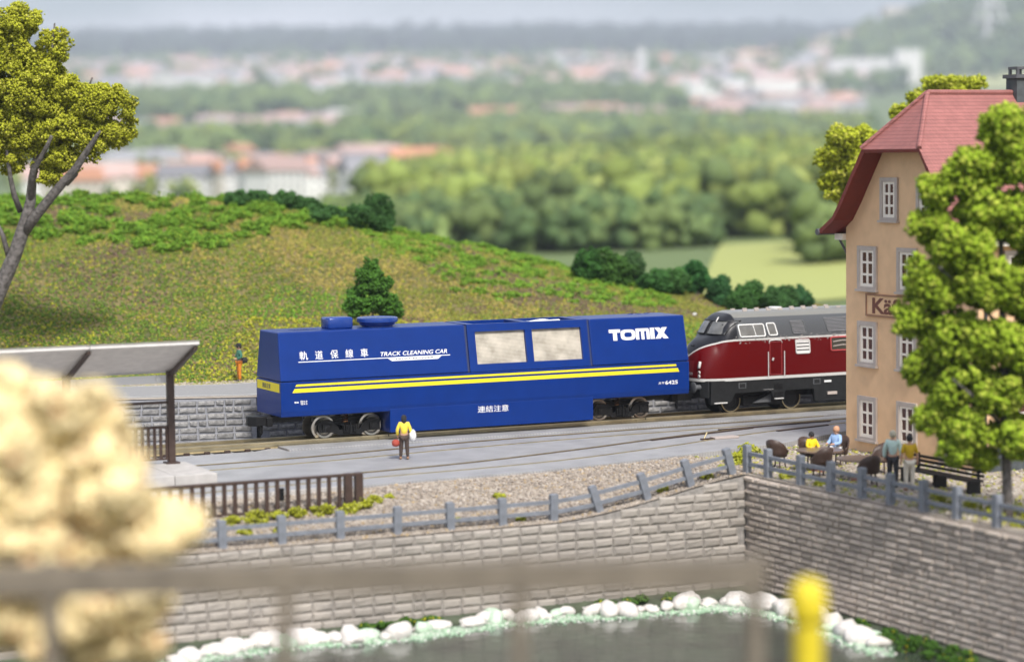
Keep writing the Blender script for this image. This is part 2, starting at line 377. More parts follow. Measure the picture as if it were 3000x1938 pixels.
def strip_on_ground(name, L0, L1, D0, D1, m, lift=0.5, n=14, shape=None):
    P = []
    for i in range(n + 1):
        row = []
        for j in range(n + 1):
            D = D0 + (D1 - D0) * i / n; L = (L0 + (L1 - L0) * j / n)
            if shape: L, D = shape(i / n, j / n)
            x, y = VW(L, D); row.append((x, y, float(ground_z(L, D)) + lift))
        P.append(row)
    mb = MB(); mb.grid(P); o = mb.build(name, m, smooth=True); return tag(o, kind='structure')
strip_on_ground('field', 28, 82, 235, 415, M['field'], 0.25, 24, lambda i, j: (18 + 16 * i + (60 + 8 * i) * j, 240 + 150 * i + 18 * math.sin(j * 3.1)))
strip_on_ground('field', -1430, -510, 7430, 7980, mat('far_field', (0.36, 0.38, 0.16), 0.95), 4)
strip_on_ground('field', -370, 260, 7650, 8150, bpy.data.materials['far_field'], 4)
strip_on_ground('field', 815, 1250, 4570, 5030, bpy.data.materials['far_field'], 4)

# ---- grassy hillside behind the road
HL = [-80, -30, -24, -17, -12.3, -7.1, -2, 4, 9.9, 12.9, 19.4, 30, 80]; HZ = [9.9, 9.6, 9.3, 9.2, 8.7, 7.5, 6.3, 4.8, 3.55, 2.75, 2.35, 2.1, 1.6]
def hill_z(L, D):
    L = np.asarray(L, float); D = np.asarray(D, float)
    h = np.interp(L, HL, HZ); f = np.maximum(109.6, 110.6 + (L + 11) * 0.475); f = np.minimum(f, 130)
    t = np.clip((D - f) / (141 - f), 0, 1); s = 0.55 * t + 0.45 * t * t * (3 - 2 * t)
    s = np.where(t < 1, s, 1)
    z = 1.42 + (h - 1.42) * s
    d = np.clip((D - 141) / 34, 0, 1); z = z - (h + 6.5) * d * d * (3 - 2 * d)
    b = np.clip((D - f) / 5, 0, 1)
    return z + b * (0.22 * vnoise(L, D, 0.35, 5) + 0.07 * vnoise(L, D, 1.3, 6))
hl = np.linspace(-70, 62, 150); hd = np.concatenate([np.linspace(101, 145, 90), np.linspace(146, 178, 24)])
HLg, HDg = np.meshgrid(hl, hd); HZg = hill_z(HLg, HDg); HX, HY = VW(HLg, HDg)
nI, nJ = HLg.shape; idx = np.arange(nI * nJ).reshape(nI, nJ)
Q = np.stack([idx[:-1, :-1], idx[:-1, 1:], idx[1:, 1:], idx[1:, :-1]], -1).reshape(-1, 4)
keep = (HY.ravel()[Q].min(axis=1) > 9.0)
tag(link('hillside', arr_mesh('hillside', np.stack([HX, HY, HZg], -1).reshape(-1, 3), Q[keep], M['hill'], smooth=True)), kind='structure')

# ---- road behind the wall
def wall_y(x): return 5.3 + (0.17 * (0.8 - x) if x < 0.8 else 0.0)
def road_z(x): return 1.45 + (0.0165 * (0.8 - x) if x < 0.8 else 0.0)
xs = [-40, -25, -15, -10, -6, -3, 0, 0.8, 3, 8, 15, 25, 40, 60]
mb = MB(); mb.grid([[(x, wall_y(x) + 0.02, road_z(x) - 0.06), (x, wall_y(x) + 0.45, road_z(x) - 0.03)] for x in xs])
tag(mb.build('verge', M['dirt']), kind='structure')
mb = MB(); mb.grid([[(x, wall_y(x) + 0.40, road_z(x)), (x, wall_y(x) + 5.9, road_z(x))] for x in xs]); mb.grid([[(x, wall_y(x) + 0.40, road_z(x) - 0.2), (x, wall_y(x) + 0.40, road_z(x))] for x in xs])
tag(mb.build('road', M['asphalt']), kind='structure')
for a, b_ in ((0.50, 0.60), (5.72, 5.80)):
    mb = MB(); mb.grid([[(x, wall_y(x) + a, road_z(x) + 0.005), (x, wall_y(x) + b_, road_z(x) + 0.005)] for x in xs])
    tag(mb.build('road_marking', M['line']), kind='structure')
mb = MB(); mb.grid([[(x, wall_y(x) + 5.88, road_z(x) - 0.02), (x, wall_y(x) + 12, road_z(x) - 0.08)] for x in xs])
tag(mb.build('roadside', M['dirt']), kind='structure')

# ---- stone walls made of single blocks
def block_variants(l, h, dep, m, n=6, bulge=0.05):
    out = []
    for k in range(n):
        j = lambda a: RNG.uniform(-a, a)
        c = 0.07 * min(l, h) + 0.01; g = 0.22 * h
        fr_ = [(-l / 2 + j(.012), 0, j(.012)), (l / 2 + j(.012), 0, j(.012)), (l / 2 + j(.012), 0, h + j(.012)), (-l / 2 + j(.012), 0, h + j(.012))]
        md = [(p[0] * (1 - 2 * c / l), -bulge * 0.75 + j(.01), h / 2 + (p[2] - h / 2) * (1 - 2 * c / h)) for p in fr_]
        inn = [(p[0] * (1 - 2 * g / l) + j(.03), -bulge - abs(j(.035)), h / 2 + (p[2] - h / 2) * 0.45 + j(.02)) for p in fr_]
        bk = [(p[0], dep, p[2]) for p in fr_]
        vs = fr_ + md + inn + bk
        fs = []
        for a in range(4):
            q = (a + 1) % 4
            fs += [(a, q, 4 + q, 4 + a), (4 + a, 4 + q, 8 + q, 8 + a), (12 + a, 12 + q, q, a)]
        fs += [(8, 9, 10, 11)]
        mb = MB(); mb.add(vs, fs); out.append(mb.mesh('block', m))
    return out
def stone_wall(name, label, ox, oy, dirx, diry, length, z0, ztop, bl, bh, m, mm, score, gap=0.045, thick=0.6, bulge=0.05, parts=300):
    """blocks run along (dirx, diry) from (ox, oy); the face looks to the right-hand normal"""
    rz = math.atan2(diry, dirx)
    root = thing(name, label, 'wall', (ox, oy, z0), rz)
    var = block_variants(bl - gap, bh - gap, 0.18, m, bulge=bulge); half = block_variants(bl / 2 - gap, bh - gap, 0.18, m, 3, bulge=bulge)
    spots = []
    rows = int(max(ztop(t) - z0 for t in np.linspace(0, length, 30)) / bh) + 1
    for r_ in range(rows):
        t = (bl / 2 if r_ % 2 else 0.0) + random.uniform(-.05, .05)
        while t < length:
            hf = random.random() < 0.12; L_ = bl / 2 if hf else bl
            c = t + L_ / 2
            if z0 + (r_ + 1) * bh <= ztop(c) + 0.08 and c < length: spots.append((c, r_ * bh, hf))
            t += L_
    spots.sort(key=lambda s_: -score(ox + dirx * s_[0], oy + diry * s_[0], z0 + s_[1]))
    VV, FF = [], []
    for k, (c, z, hf) in enumerate(spots):
        me = random.choice(half if hf else var)
        if k < parts:
            o = link('block', me, root); o.location = (c, random.uniform(-.012, .012), z)
        else:
            kk = len(VV); VV += [(v.co.x + c, v.co.y, v.co.z + z) for v in me.vertices]; FF += [tuple(kk + i for i in p.vertices) for p in me.polygons]
    if FF:
        mb = MB(); mb.add(VV, FF); o = mb.build('distant_blocks', m, root, local=True); o['kind'] = 'stuff'
    mb = MB(); N = 24
    for a in range(N):
        t0, t1 = length * a / N, length * (a + 1) / N; h0, h1 = ztop(t0) - z0 - .02, ztop(t1) - z0 - .02
        mb.add([(t0, .012, 0), (t1, .012, 0), (t1, .012, h1), (t0, .012, h0), (t0, thick, 0), (t1, thick, 0), (t1, thick, h1), (t0, thick, h0)],
               [(0, 1, 2, 3), (3, 2, 6, 7), (5, 4, 7, 6)])
    mb.build('mortar', mm, root, local=True, fix=False)
    return root
CV = Vector((CAMX, CAMY, CAMZ))
# wall that carries the road: two straight runs
a0 = math.atan2(-0.17, 1)
stone_wall('retaining_wall', 'grey stone block wall carrying the road behind the open track', -13.2, wall_y(-13.2), math.cos(a0), math.sin(a0), 14.2, -0.62, lambda t: road_z(-13.2 + t * math.cos(a0)) - 0.08,
           0.78, 0.285, M['stone'], M['mortar'], lambda x, y, z: x, gap=0.07)
stone_wall('retaining_wall', 'grey stone block wall running on behind the blue car and the locomotive', 1.0, 5.3, 1, 0, 44, -0.62, lambda t: 1.37, 0.78, 0.285, M['stone'], M['mortar'],
           lambda x, y, z: -abs(x - 19.6), gap=0.07)

# ---- railway ground
def front_y(x): return float(np.interp(x, [-30, -16, -1.2, 0.7, 6, 11.2, 18.7, 23.2, 30, 60], [-12.6, -12.3, -11.8, -11.5, -11.27, -10.3, -8.44, -6.1, -2.5, -2.0]))
mb = MB(); xs2 = [-40] + list(np.linspace(-16, 31, 48)) + [60]
mb.grid([[(x, -1.2, -0.52), (x, 2, -0.5), (x, 5.6 + max(0, wall_y(x) - 5.3), -0.5)] for x in xs2])
tag(mb.build('trackbed', M['ballast']), kind='structure')
mb = MB()
def back_y(x): return -0.10 if x < -0.3 else 0.52
xp = [-40] + list(np.linspace(-16, -0.3, 18)) + list(np.linspace(-0.29, 31, 36)) + [60]
mb.grid([[(x, front_y(x), -0.62), (x, front_y(x), -0.25), (x, front_y(x) * 0.5, -0.25), (x, back_y(x), -0.25), (x, back_y(x), -0.6)] for x in xp])
tag(mb.build('pavement', M['plate']), kind='structure')
# raised edge strip of paving along the main track
mb = MB(); mb.box(0.05, 31, -0.75, 0.50, -0.245, -0.17); tag(mb.build('pavement', M['plate']), kind='structure')
mb = MB(); mb.box(0.0, 0.045, -0.75, 0.50, -0.245, -0.172); tag(mb.build('pavement', mat('plate_edge', (0.25, 0.23, 0.21), 0.7)), kind='structure')

# gravel bank falling to the quay
def quay_top(x): return float(np.interp(x, [-30, 4.3, 6.1, 8.1, 9.9, 11.8, 13], [-1.45, -1.42, -1.25, -0.92, -0.55, -0.22, -0.2]))
def bank_z(x, y):
    f = front_y(x); t = min(1, max(0, (f - y) / max(0.5, f + 16.2))); e = quay_top(x) if x < 12.2 else -0.22
    return -0.33 + (e + 0.33) * (t ** 0.9)
mb = MB(); xg = np.linspace(-34, 13.3, 70)
mb.grid([[(x, front_y(x) + (-16.25 - front_y(x)) * j / 12, bank_z(x, front_y(x) + (-16.25 - front_y(x)) * j / 12)) for j in range(13)] for x in xg])
tag(mb.build('gravel_bank', M['dirt'], smooth=True), kind='structure')
def terrace_z(x): return -0.22 - 0.23 * min(1, max(0, (x - 12.8) / 1.6))
mb = MB(); mb.grid([[(x, y, terrace_z(x) + 0.02 * math.sin(x * 2.1 + y)) for y in list(np.linspace(-42, front_y(x) - 0.02, 18))] for x in np.concatenate([np.linspace(13.32, 15, 6), np.linspace(16, 62, 34)])])
mb.grid([[(x, y, terrace_z(x) + 0.005) for y in np.linspace(-42, -16.2, 10)] for x in np.linspace(12.15, 13.32, 5)])
tag(mb.build('terrace', M['dirt'], smooth=True), kind='structure')

# stones: one mass of gravel
def stones(name, pts, cols, size, label):
    v, f, c = scatter(pts, size, cols, 'oct', 0.7); o = link(name, arr_mesh(name, v, f, M['gravel'], c)); return tag(o, label, 'gravel', kind='stuff')
P = []
while len(P) < 15000:
    x = random.uniform(-11, 13.2); y = random.uniform(-16.2, -8.5)
    if y < front_y(x) - 0.03: P.append((x, y, bank_z(x, y) + 0.01))
P = np.array(P); base = np.array([(0.42, 0.36, 0.30), (0.33, 0.29, 0.25), (0.52, 0.46, 0.40), (0.24, 0.20, 0.17), (0.45, 0.34, 0.20)])
stones('gravel', P, base[RNG.choice(5, len(P), p=[.35, .28, .17, .12, .08])] * .86 * (0.8 + 0.4 * RNG.random((len(P), 1))), 0.035 + 0.06 * RNG.random(len(P)) ** 2, 'loose tan gravel on the bank between paving and grey fence')
P = []
while len(P) < 7000:
    x = random.uniform(12.4, 27); y = random.uniform(-31, -3.0)
    if y < front_y(x) - 0.05 and (x > 13.3 or y < -16.2) and not (x > 20.7 and -18.7 < y < -9.9): P.append((x, y, terrace_z(x) + .01))
P = np.array(P)
base2 = np.array([(0.42, 0.38, 0.32), (0.28, 0.24, 0.20), (0.40, 0.37, 0.08), (0.50, 0.46, 0.40), (0.22, 0.26, 0.05)])
stones('gravel', P, base2[RNG.choice(5, len(P), p=[.26, .24, .2, .15, .15])] * (0.8 + 0.4 * RNG.random((len(P), 1))), 0.04 + 0.07 * RNG.random(len(P)) ** 2, 'mixed gravel and yellow turf on the cafe terrace')
P = np.stack([RNG.uniform(-10, 1, 2500), RNG.uniform(-0.6, 0.9, 2500), np.full(2500, -0.5)], 1)
stones('ballast', P, tint(2500, (0.45, 0.46, 0.48), 0.4), 0.035 + 0.04 * RNG.random(2500), 'pale grey ballast stones beside the open track')
P = np.stack([RNG.uniform(-8, 10, 3500), np.zeros(3500), np.zeros(3500)], 1)
for p in P:
    p[1] = wall_y(p[0]) + 5.9 + abs(RNG.normal()) * 0.9; p[2] = road_z(p[0]) - 0.02
stones('gravel', P, np.array([(0.42, 0.37, 0.30), (0.30, 0.26, 0.2), (0.30, 0.30, 0.06)])[RNG.choice(3, 3500, p=[.45, .3, .25])] * (0.75 + 0.5 * RNG.random((3500, 1))), 0.03 + 0.05 * RNG.random(3500), 'loose verge gravel along the far edge of the road')

# ---- quay walls and pond
stone_wall('quay_wall', 'tan stone quay wall below the leaning grey fence', -16, -16.25, 1, 0, 28.1, -5.4, lambda t: quay_top(-16 + t) - 0.04, 0.74, 0.33, M['quay'], M['quay_mortar'], lambda x, y, z: x + 0.8 * z, gap=0.034, bulge=0.04, thick=0.5)
stone_wall('quay_wall', 'darker stone quay wall below the cafe terrace', 12.1, -16.25, 0, -1, 24, -5.4, lambda t: -0.23, 0.70, 0.225, M['quay2'], M['quay2_mortar'], lambda x, y, z: z * 1.5 + 0.3 * y, gap=0.05, bulge=0.07, thick=0.5)
mb = MB(); mb.grid([[(x, y, -4.55) for y in np.linspace(-66, -16.2, 12)] for x in np.linspace(-60, 12.15, 20)])
tag(mb.build('water', M['water'], smooth=True), kind='structure')
mb = MB()
sh = [(-16, -17.1), (-10, -17.0), (-6, -17.2), (-2, -17.5), (0, -17.6), (2, -17.5), (5, -17.6), (8, -17.3), (10.0, -17.2), (10.9, -17.6), (11.3, -19.5), (11.1, -23), (11.2, -28), (11.4, -36)]
inn = [(x, -16.2) for x, y in sh[:9]] + [(12.1, -16.2), (12.1, -19.5), (12.1, -23), (12.1, -28), (12.1, -36)]
mb.grid([[(a[0], a[1], -4.68), (a[0] * .6 + b_[0] * .4, a[1] * .6 + b_[1] * .4, -4.46), (b_[0], b_[1], -4.3)] for a, b_ in zip(sh, inn)])
tag(mb.build('shore', mat('shore_mud', (0.06, 0.075, 0.045), 0.8, var=0.4, scale=2, bump=0.6), smooth=True), kind='structure')

# ---- ledge on which the overlook railing stands, in front of the pond
mb = MB()
def ledge(D, L): x, y = VW(L, D); return x, y
prof = [(18, 2.1), (42.5, 1.95), (43.0, 1.4), (43.5, -5.5)]
mb.grid([[(*VW(L, D + 0.25 * math.sin(L * 0.9)), z) for D, z in prof] for L in np.linspace(-34, 34, 34)])
tag(mb.build('bank', M['hill'], smooth=True), kind='structure')

# ================================================================== TRACKS
def rail_profile(): # (y, z) around the rail centre, top at z = 0
    return [(-.11, -.30), (.11, -.30), (.11, -.265), (.03, -.235), (.03, -.09), (.055, -.07), (.055, 0), (-.055, 0), (-.055, -.07), (-.03, -.09), (-.03, -.235), (-.11, -.265)]
track = thing('railway_track', 'bright nickel railway track carrying the blue car and the locomotive', 'track', (10, 1.48, -0.5))
for yc in (0.80, 2.15):
    mb = MB(); mb.prism(rail_profile(), lambda y, z: (-40, yc + y, z), lambda y, z: (60, yc + y, z)); mb.build('rail', M['rail'], track)
smb = MB().box(-0.16, 0.16, -1.3, 1.3, 0, 0.17); sme = smb.mesh('sleeper', M['sleeper'], bevel=0.02)
cmb = MB(); cmb.prism([(-.21, .165), (.21, .165), (.21, .27), (.10, .27), (.10, .20), (-.10, .20), (-.10, .27), (-.21, .27)], lambda y, z: (-.12, y, z), lambda y, z: (.12, y, z))
cme = cmb.mesh('rail_chair', M['sleeper'], bevel=0.012)
x = -15.0; k = 0
while x < 31:
    s_ = link('sleeper', sme, track); s_.location = (x - 10, 0, 0.0)
    for q_ in (-.675, .675): c_ = link('rail_chair', cme, s_); c_.location = (0, q_, 0)
    x += 0.86
for xj in (5.0, 17.2):                                  # fishplates
    mb = MB(); mb.box(xj - .45, xj + .45, 0.70, 0.735, -.22, -.08); mb.build('fishplate', M['rail'], track)
    mb = MB(); mb.box(xj - .02, xj + .02, 0.735, 0.858, -.2, 0.003); mb.build('rail_joint', M['black'], track)
def flush_rail(pts, wd=0.085, z=-0.222, h=0.07):
    P_ = np.array(pts, float); t = np.linspace(0, 1, 60); s_ = np.concatenate([[0], np.cumsum(np.hypot(*np.diff(P_, axis=0).T))]); s_ /= s_[-1]
    xx = np.interp(t, s_, P_[:, 0]); yy = np.interp(t, s_, P_[:, 1])
    for _ in range(6): yy[1:-1] = (yy[:-2] + 2 * yy[1:-1] + yy[2:]) / 4
    mb = MB(); mb.grid([[(a, b_ - wd / 2, z - h), (a, b_ - wd / 2, z), (a, b_ + wd / 2, z), (a, b_ + wd / 2, z - h)] for a, b_ in zip(xx, yy)]); return mb
def flush_track(label, far, near):
    r_ = thing('flush_track', label, 'track', (5, near[3][1], -0.25))
    flush_rail(far).build('rail', M['gold'], r_); flush_rail(near).build('rail', M['gold'], r_)
    off = [(a, b_ - 0.13) for a, b_ in far]; flush_rail(off, 0.12, -0.246, 0.06).build('flangeway', M['sleeper'], r_)
    off = [(a, b_ + 0.13) for a, b_ in near]; flush_rail(off, 0.12, -0.246, 0.06).build('flangeway', M['sleeper'], r_)
    return r_
t2 = flush_track('brass rails set flush in the paving next to the blue car', [(-20, -3.6), (-5, -3.26), (0, -3.0), (4, -2.2), (8.15, -1.45), (16.4, -1.06), (21, -.95), (23.7, -.80), (27.5, -.6), (31, -.5)],
                 [(-20, -5.1), (-5, -4.95), (0, -4.6), (5.6, -3.61), (12, -2.79), (15.4, -2.66), (21, -2.4), (24, -2.2), (28, -2.0), (31, -1.9)])
t3 = flush_track('curving brass rails in the paving that join the inner track at the points', [(-20, -9.7), (-6.9, -9.31), (.2, -8.36), (2.1, -8.23), (5.6, -7.6), (11.5, -5.78), (15.2, -4.38), (19.7, -3.15), (24, -2.35), (26, -2.1)],
                 [(-20, -11.2), (-7, -10.8), (0, -9.9), (5, -9.55), (8.35, -9.0), (14.2, -7.1), (17, -5.87), (20.5, -4.55), (25, -3.5), (31, -2.6)])
# points blades and lever by the junction
pt = thing('track_points', 'dark switch blades and lever of the points in the paving', 'track points', (17, -5.0, -0.25))
for a, b_ in (((14.3, -5.05), (20.2, -3.35)), ((18.6, -3.2), (24.5, -2.75)), ((20.5, -4.85), (23.6, -4.0))):
    flush_rail([a, ((a[0] + b_[0]) / 2, (a[1] + b_[1]) / 2), b_], 0.14, -0.205, 0.09).build('switch_blade', M['sleeper'], pt)
mb = MB(); mb.box(16.2, 16.75, -5.95, -5.80, -.247, -.19); mb.build('lever_base', M['brown'], pt)
mb = MB(); mb.tube([(16.35, -5.87, -.19), (16.5, -5.85, 0.05)], 0.03); mb.build('lever', M['gold'], pt)
mb = MB(); mb.box(16.75, 17.9, -6.1, -5.6, -.247, -.16); mb.build('motor_cover', mat('cover', (0.42, 0.36, 0.33), 0.6), pt, bevel=0.02)

# ================================================================== BLUE TRACK CLEANING CAR
car = thing('rail_car', 'blue track cleaning rail car with yellow stripes and white lettering', 'rail car', (9.5, 1.483, 0))
W = 2.966; LZ0, LZ1, UZ0, UZ1, INS = 1.04, 2.462, 2.486, 4.472, 0.397
def sl_y(z): return (z - 2.473) / 1.999 * INS if z > 2.473 else 0.0
mb = MB(); pr = [(0.045, LZ0), (0, LZ0 + .23), (0, LZ1), (W, LZ1), (W, LZ0 + .23), (W - .045, LZ0)]
mb.prism(pr, lambda y, z: (0.0, y, z), lambda y, z: (19.0, y, z)); lower = mb.build('lower_body', M['blue'], car, bevel=0.025)
mb = MB(); mb.box(4.78, 14.25, 0.015, W - 0.015, 0.15, LZ0 + .10); mb.build('skirt', M['blue'], car, bevel=0.02)
mb = MB(); mb.box(0.08, 18.92, 0.08, W - .08, LZ1 - .05, UZ0 + .05); mb.build('seam', M['black'], car)
def upper(x0, x1, e0=0.0, e1=0.0):
    mb = MB(); pr = [(0.004, UZ0), (INS, UZ1), (W - INS, UZ1), (W - .004, UZ0)]
    mb.prism(pr, lambda y, z: (x0 + e0 * (z - UZ0) / 2, y, z), lambda y, z: (x1 - e1 * (z - UZ0) / 2, y, z)); return mb
upper(0.0, 8.36, 0.05).build('tank_section', M['blue'], car, bevel=0.055)
upper(14.25, 19.0, 0, 0.05).build('machine_section', M['blue'], car, bevel=0.055)
# window module: slanted side walls with two openings each, roof with two wells
xw = [8.46, 8.82, 11.16, 11.48, 13.82, 14.14]; zw = [UZ0, 2.79, 4.15, UZ1]; win = thing
def quad_frame(mb, us, vs, holes, f_out, f_in):
    for i in range(len(us) - 1):
        for j in range(len(vs) - 1):
            c = [(us[i], vs[j]), (us[i + 1], vs[j]), (us[i + 1], vs[j + 1]), (us[i], vs[j + 1])]
            if (i, j) in holes:
                for k in range(4):
                    a, b_ = c[k], c[(k + 1) % 4]; mb.add([f_out(*a), f_out(*b_), f_in(*b_), f_in(*a)], [(0, 1, 2, 3)])
            else: mb.add([f_out(*p) for p in c], [(0, 1, 2, 3)])
mb = MB()
quad_frame(mb, xw, zw, {(1, 1), (3, 1)}, lambda x, z: (x, sl_y(z), z), lambda x, z: (x, sl_y(z) + .16, z))
quad_frame(mb, xw, zw, {(1, 1), (3, 1)}, lambda x, z: (x, W - sl_y(z), z), lambda x, z: (x, W - sl_y(z) - .16, z))
xr = [8.46, 8.85, 11.15, 11.5, 13.8, 14.14]; yr = [INS, INS + .16, W - INS - .16, W - INS]
quad_frame(mb, xr, yr, {(1, 1), (3, 1)}, lambda x, y: (x, y, UZ1), lambda x, y: (x, y, UZ1 - .3))
for xe in (8.46, 14.14): mb.add([(xe, sl_y(UZ0), UZ0), (xe, W - sl_y(UZ0), UZ0), (xe, W - INS, UZ1), (xe, INS, UZ1)], [(0, 1, 2, 3)])
fan = mb.build('fan_section', M['blue'], car, fix=False)
for a, b_ in ((8.82, 11.16), (11.48, 13.82)):
    for side in (0, 1):
        f = (lambda y: y) if side == 0 else (lambda y: W - y)
        mb = MB(); P_ = []
        for i in range(9):
            row = []
            for j in range(6):
                x = a + (b_ - a) * i / 8; z = 2.79 + 1.36 * j / 5; row.append((x, f(sl_y(z) + .13 + .012 * math.sin(3 * x) * math.sin(2.3 * z)), z))
            P_.append(row)
        mb.grid(P_); mb.build('wire_screen', M['mesh'], fan, smooth=True)
    mb = MB(); mb.box(a, b_, INS + .1, W - INS - .1, UZ1 - .32, UZ1 - .29); mb.build('well_floor', M['navy'], fan)
mb = MB(); mb.grid([[(12.0 + .16 * i, 0.95 + .2 * j, 4.40 + .10 * math.sin(i * .5) * math.sin(j * .6 + .3)) for j in range(6)] for i in range(11)])
mb.build('filter_pad', mat('white_felt', (0.8, 0.8, 0.78), 0.9), fan, smooth=True)
for xg_ in (8.36, 14.16):
    mb = MB(); mb.prism([(0.06, UZ0), (INS + .05, UZ1 - .05), (W - INS - .05, UZ1 - .05), (W - .06, UZ0)], lambda y, z: (xg_, y, z), lambda y, z: (xg_ + .09, y, z)); mb.build('gap', M['navy'], car)
# roof fittings
mb = MB(); mb.box(2.5, 3.6, 1.0, 1.96, UZ1 - .02, UZ1 + .47); smooth_by_angle(mb.build('vent_box', mat('blue_gloss', (0.011, 0.045, 0.235), 0.2, bump=0.1, bscale=8), car, bevel=0.09), 50)
mb = MB(); mb.lathe((4.86, 1.483, UZ1 - .01), (0, 0, 1), [(.66, 0), (.66, .06), (.74, .10), (.76, .17), (.80, .19), (.865, .22), (.875, .33), (.86, .385), (.82, .40), (.78, .385), (.3, .38)], 48)
smooth_by_angle(mb.build('filler_lid', bpy.data.materials['blue_gloss'], car), 35)
for i in range(9):
    mb = MB(); mb.box(1.0 + i * .13, 1.09 + i * .13, 1.15, 1.75, UZ1, UZ1 + .012); mb.build('roof_embossing', M['blue'], car)
for i in range(3):
    mb = MB(); mb.box(17.2 + i * .4, 17.4 + i * .4, 2.2, 2.35, UZ1, UZ1 + .02); mb.build('roof_embossing', M['blue'], car)

# lettering and stripes: thin print 4 mm proud of the panels
def side_map(x, z, o=.006): return (x, sl_y(z) - o, z)
def low_map(x, z, o=.006): return (x, -o, z)
def flat(polys, f, name, m, parent, label=None):
    mb = MB()
    for p in polys: mb.add([f(*q) for q in p], [tuple(range(len(p)))])
    o = mb.build(name, m, parent, fix=False)
    if label: o['label'] = label
    return o
def text_polys(txt, shear=0.0, bold=0.0, spacing=1.0):
    cu = bpy.data.curves.new('txt', 'FONT'); cu.body = txt; cu.size = 1; cu.shear = shear; cu.offset = bold; cu.space_character = spacing
    cu.resolution_u = 3
    ob = bpy.data.objects.new('txt', cu); COL.objects.link(ob); dg = bpy.context.evaluated_depsgraph_get(); dg.update()
    me = bpy.data.meshes.new_from_object(ob.evaluated_get(dg))
    vs = np.array([v.co[:2] for v in me.vertices]).reshape(-1, 2); fs = [tuple(p.vertices) for p in me.polygons]
    bpy.data.objects.remove(ob); bpy.data.curves.remove(cu); bpy.data.meshes.remove(me)
    return vs, fs
def text_on(txt, box, f, name, m, parent, shear=0.0, bold=0.0, spacing=1.0, o=.006):
    vs, fs = text_polys(txt, shear, bold, spacing)
    if not len(vs): return
    lo, hi = vs.min(0), vs.max(0); x0, x1, z0, z1 = box
    u = (vs - lo) / (hi - lo)
    mb = MB(); mb.add([f(x0 + (x1 - x0) * p[0], z0 + (z1 - z0) * p[1], o) for p in u], fs)
    return mb.build(name, m, parent, fix=False)
for ch, (a, b_) in zip('軌道保線車', ((0.90, 1.26), (1.58, 1.92), (2.25, 2.59), (2.91, 3.25), (3.58, 3.91))):
    text_on(ch, (a, b_, 3.33, 3.68), side_map, 'lettering', M['white'], car, bold=0.004)
flat([[(0.83, 3.235), (7.59, 3.235), (7.59, 3.265), (0.83, 3.265)], [(4.94, 3.112), (7.02, 3.112), (7.2, 3.2352), (4.76, 3.2352)]], side_map, 'underline', M['white'], car)
text_on('TRACK CLEANING CAR', (4.46, 7.47, 3.33, 3.50), side_map, 'lettering', M['white'], car, shear=0.25, bold=0.012)
text_on('HIGH-POWER', (5.12, 6.85, 3.15, 3.225), side_map, 'lettering', M['navy'], car, bold=0.01, o=.011)
b0, b1 = 3.505, 3.985
def tm(p): return [(15.17 + a, b0 + b_ * (b1 - b0)) for a, b_ in p]
def ring(cx, cz, rx, rz, ix, iz, n=28):
    out = []
    se = lambda t, e: math.copysign(abs(t) ** e, t)
    for k in range(n):
        a, b_ = 2 * math.pi * k / n, 2 * math.pi * (k + 1) / n
        pt = lambda t, x, z: (cx + x * se(math.cos(t), .62), cz + z * se(math.sin(t), .62))
        out.append([pt(a, ix, iz), pt(b_, ix, iz), pt(b_, rx, rz), pt(a, rx, rz)])
    return out
logo = [tm([(0, .70), (.56, .70), (.56, .99), (0, .99)]), tm([(.19, 0), (.385, 0), (.385, .70), (.19, .70)])] + [tm(q) for q in ring(.93, .47, .365, .47, .185, .22)] + \
       [tm([(1.315, 0), (1.47, 0), (1.47, .98), (1.315, .98)]), tm([(1.47, .74), (1.99, .74), (1.94, .98), (1.47, .98)]), tm([(1.575, 0), (1.73, 0), (1.73, .74), (1.575, .74)]), tm([(1.835, 0), (1.995, 0), (1.995, .74), (1.835, .74)]),
        tm([(2.025, 0), (2.235, 0), (2.235, 1), (2.025, 1)]), tm([(2.25, 1), (2.50, 1), (2.92, 0), (2.67, 0)]), tm([(2.62, 1), (2.88, 1), (2.52, 0), (2.26, 0)])]
mb = MB()
for k_, p in enumerate(logo): mb.add([side_map(*q, .006 + .0012 * (k_ == len(logo) - 1)) for q in p], [tuple(range(len(p)))])
mb.build('logo_lettering', M['white'], car, fix=False)
flat([[(0.62, 2.27), (18.36, 2.28), (18.33, 2.37), (0.68, 2.36)], [(0.49, 2.02), (18.49, 2.03), (18.43, 2.195), (0.59, 2.185)]], low_map, 'stripe', M['yellow'], car)
text_on('連結注意', (8.77, 10.21, 0.755, 1.035), lambda x, z, o: (x, 0.015 - o, z), 'lettering', M['white'], car, bold=0.003)
text_on('カヤ', (17.45, 17.76, 1.52, 1.63), low_map, 'lettering', M['white'], car, bold=0.02); text_on('6425', (17.79, 18.42, 1.495, 1.665), low_map, 'lettering', M['white'], car, bold=0.02)
text_on('積高', (0.57, 0.76, 1.59, 1.665), low_map, 'lettering', M['white'], car, bold=0.02)
text_on('自5.0', (0.84, 1.13, 1.615, 1.70), low_map, 'lettering', M['white'], car, bold=0.02); text_on('空4.5', (0.84, 1.13, 1.52, 1.605), low_map, 'lettering', M['white'], car, bold=0.02)
# yellow caution panel on the end
end_map = lambda y, z, o=.006: (-o, W - y, z)
flat([[(0.12, 2.04), (W - .16, 2.04), (W - .16, 2.40), (0.12, 2.40)]], end_map, 'caution_panel', M['yellow'], car)
text_on('連結注意', (0.75, 1.75, 2.12, 2.33), end_map, 'lettering', M['navy'], car, bold=0.01, o=.011)

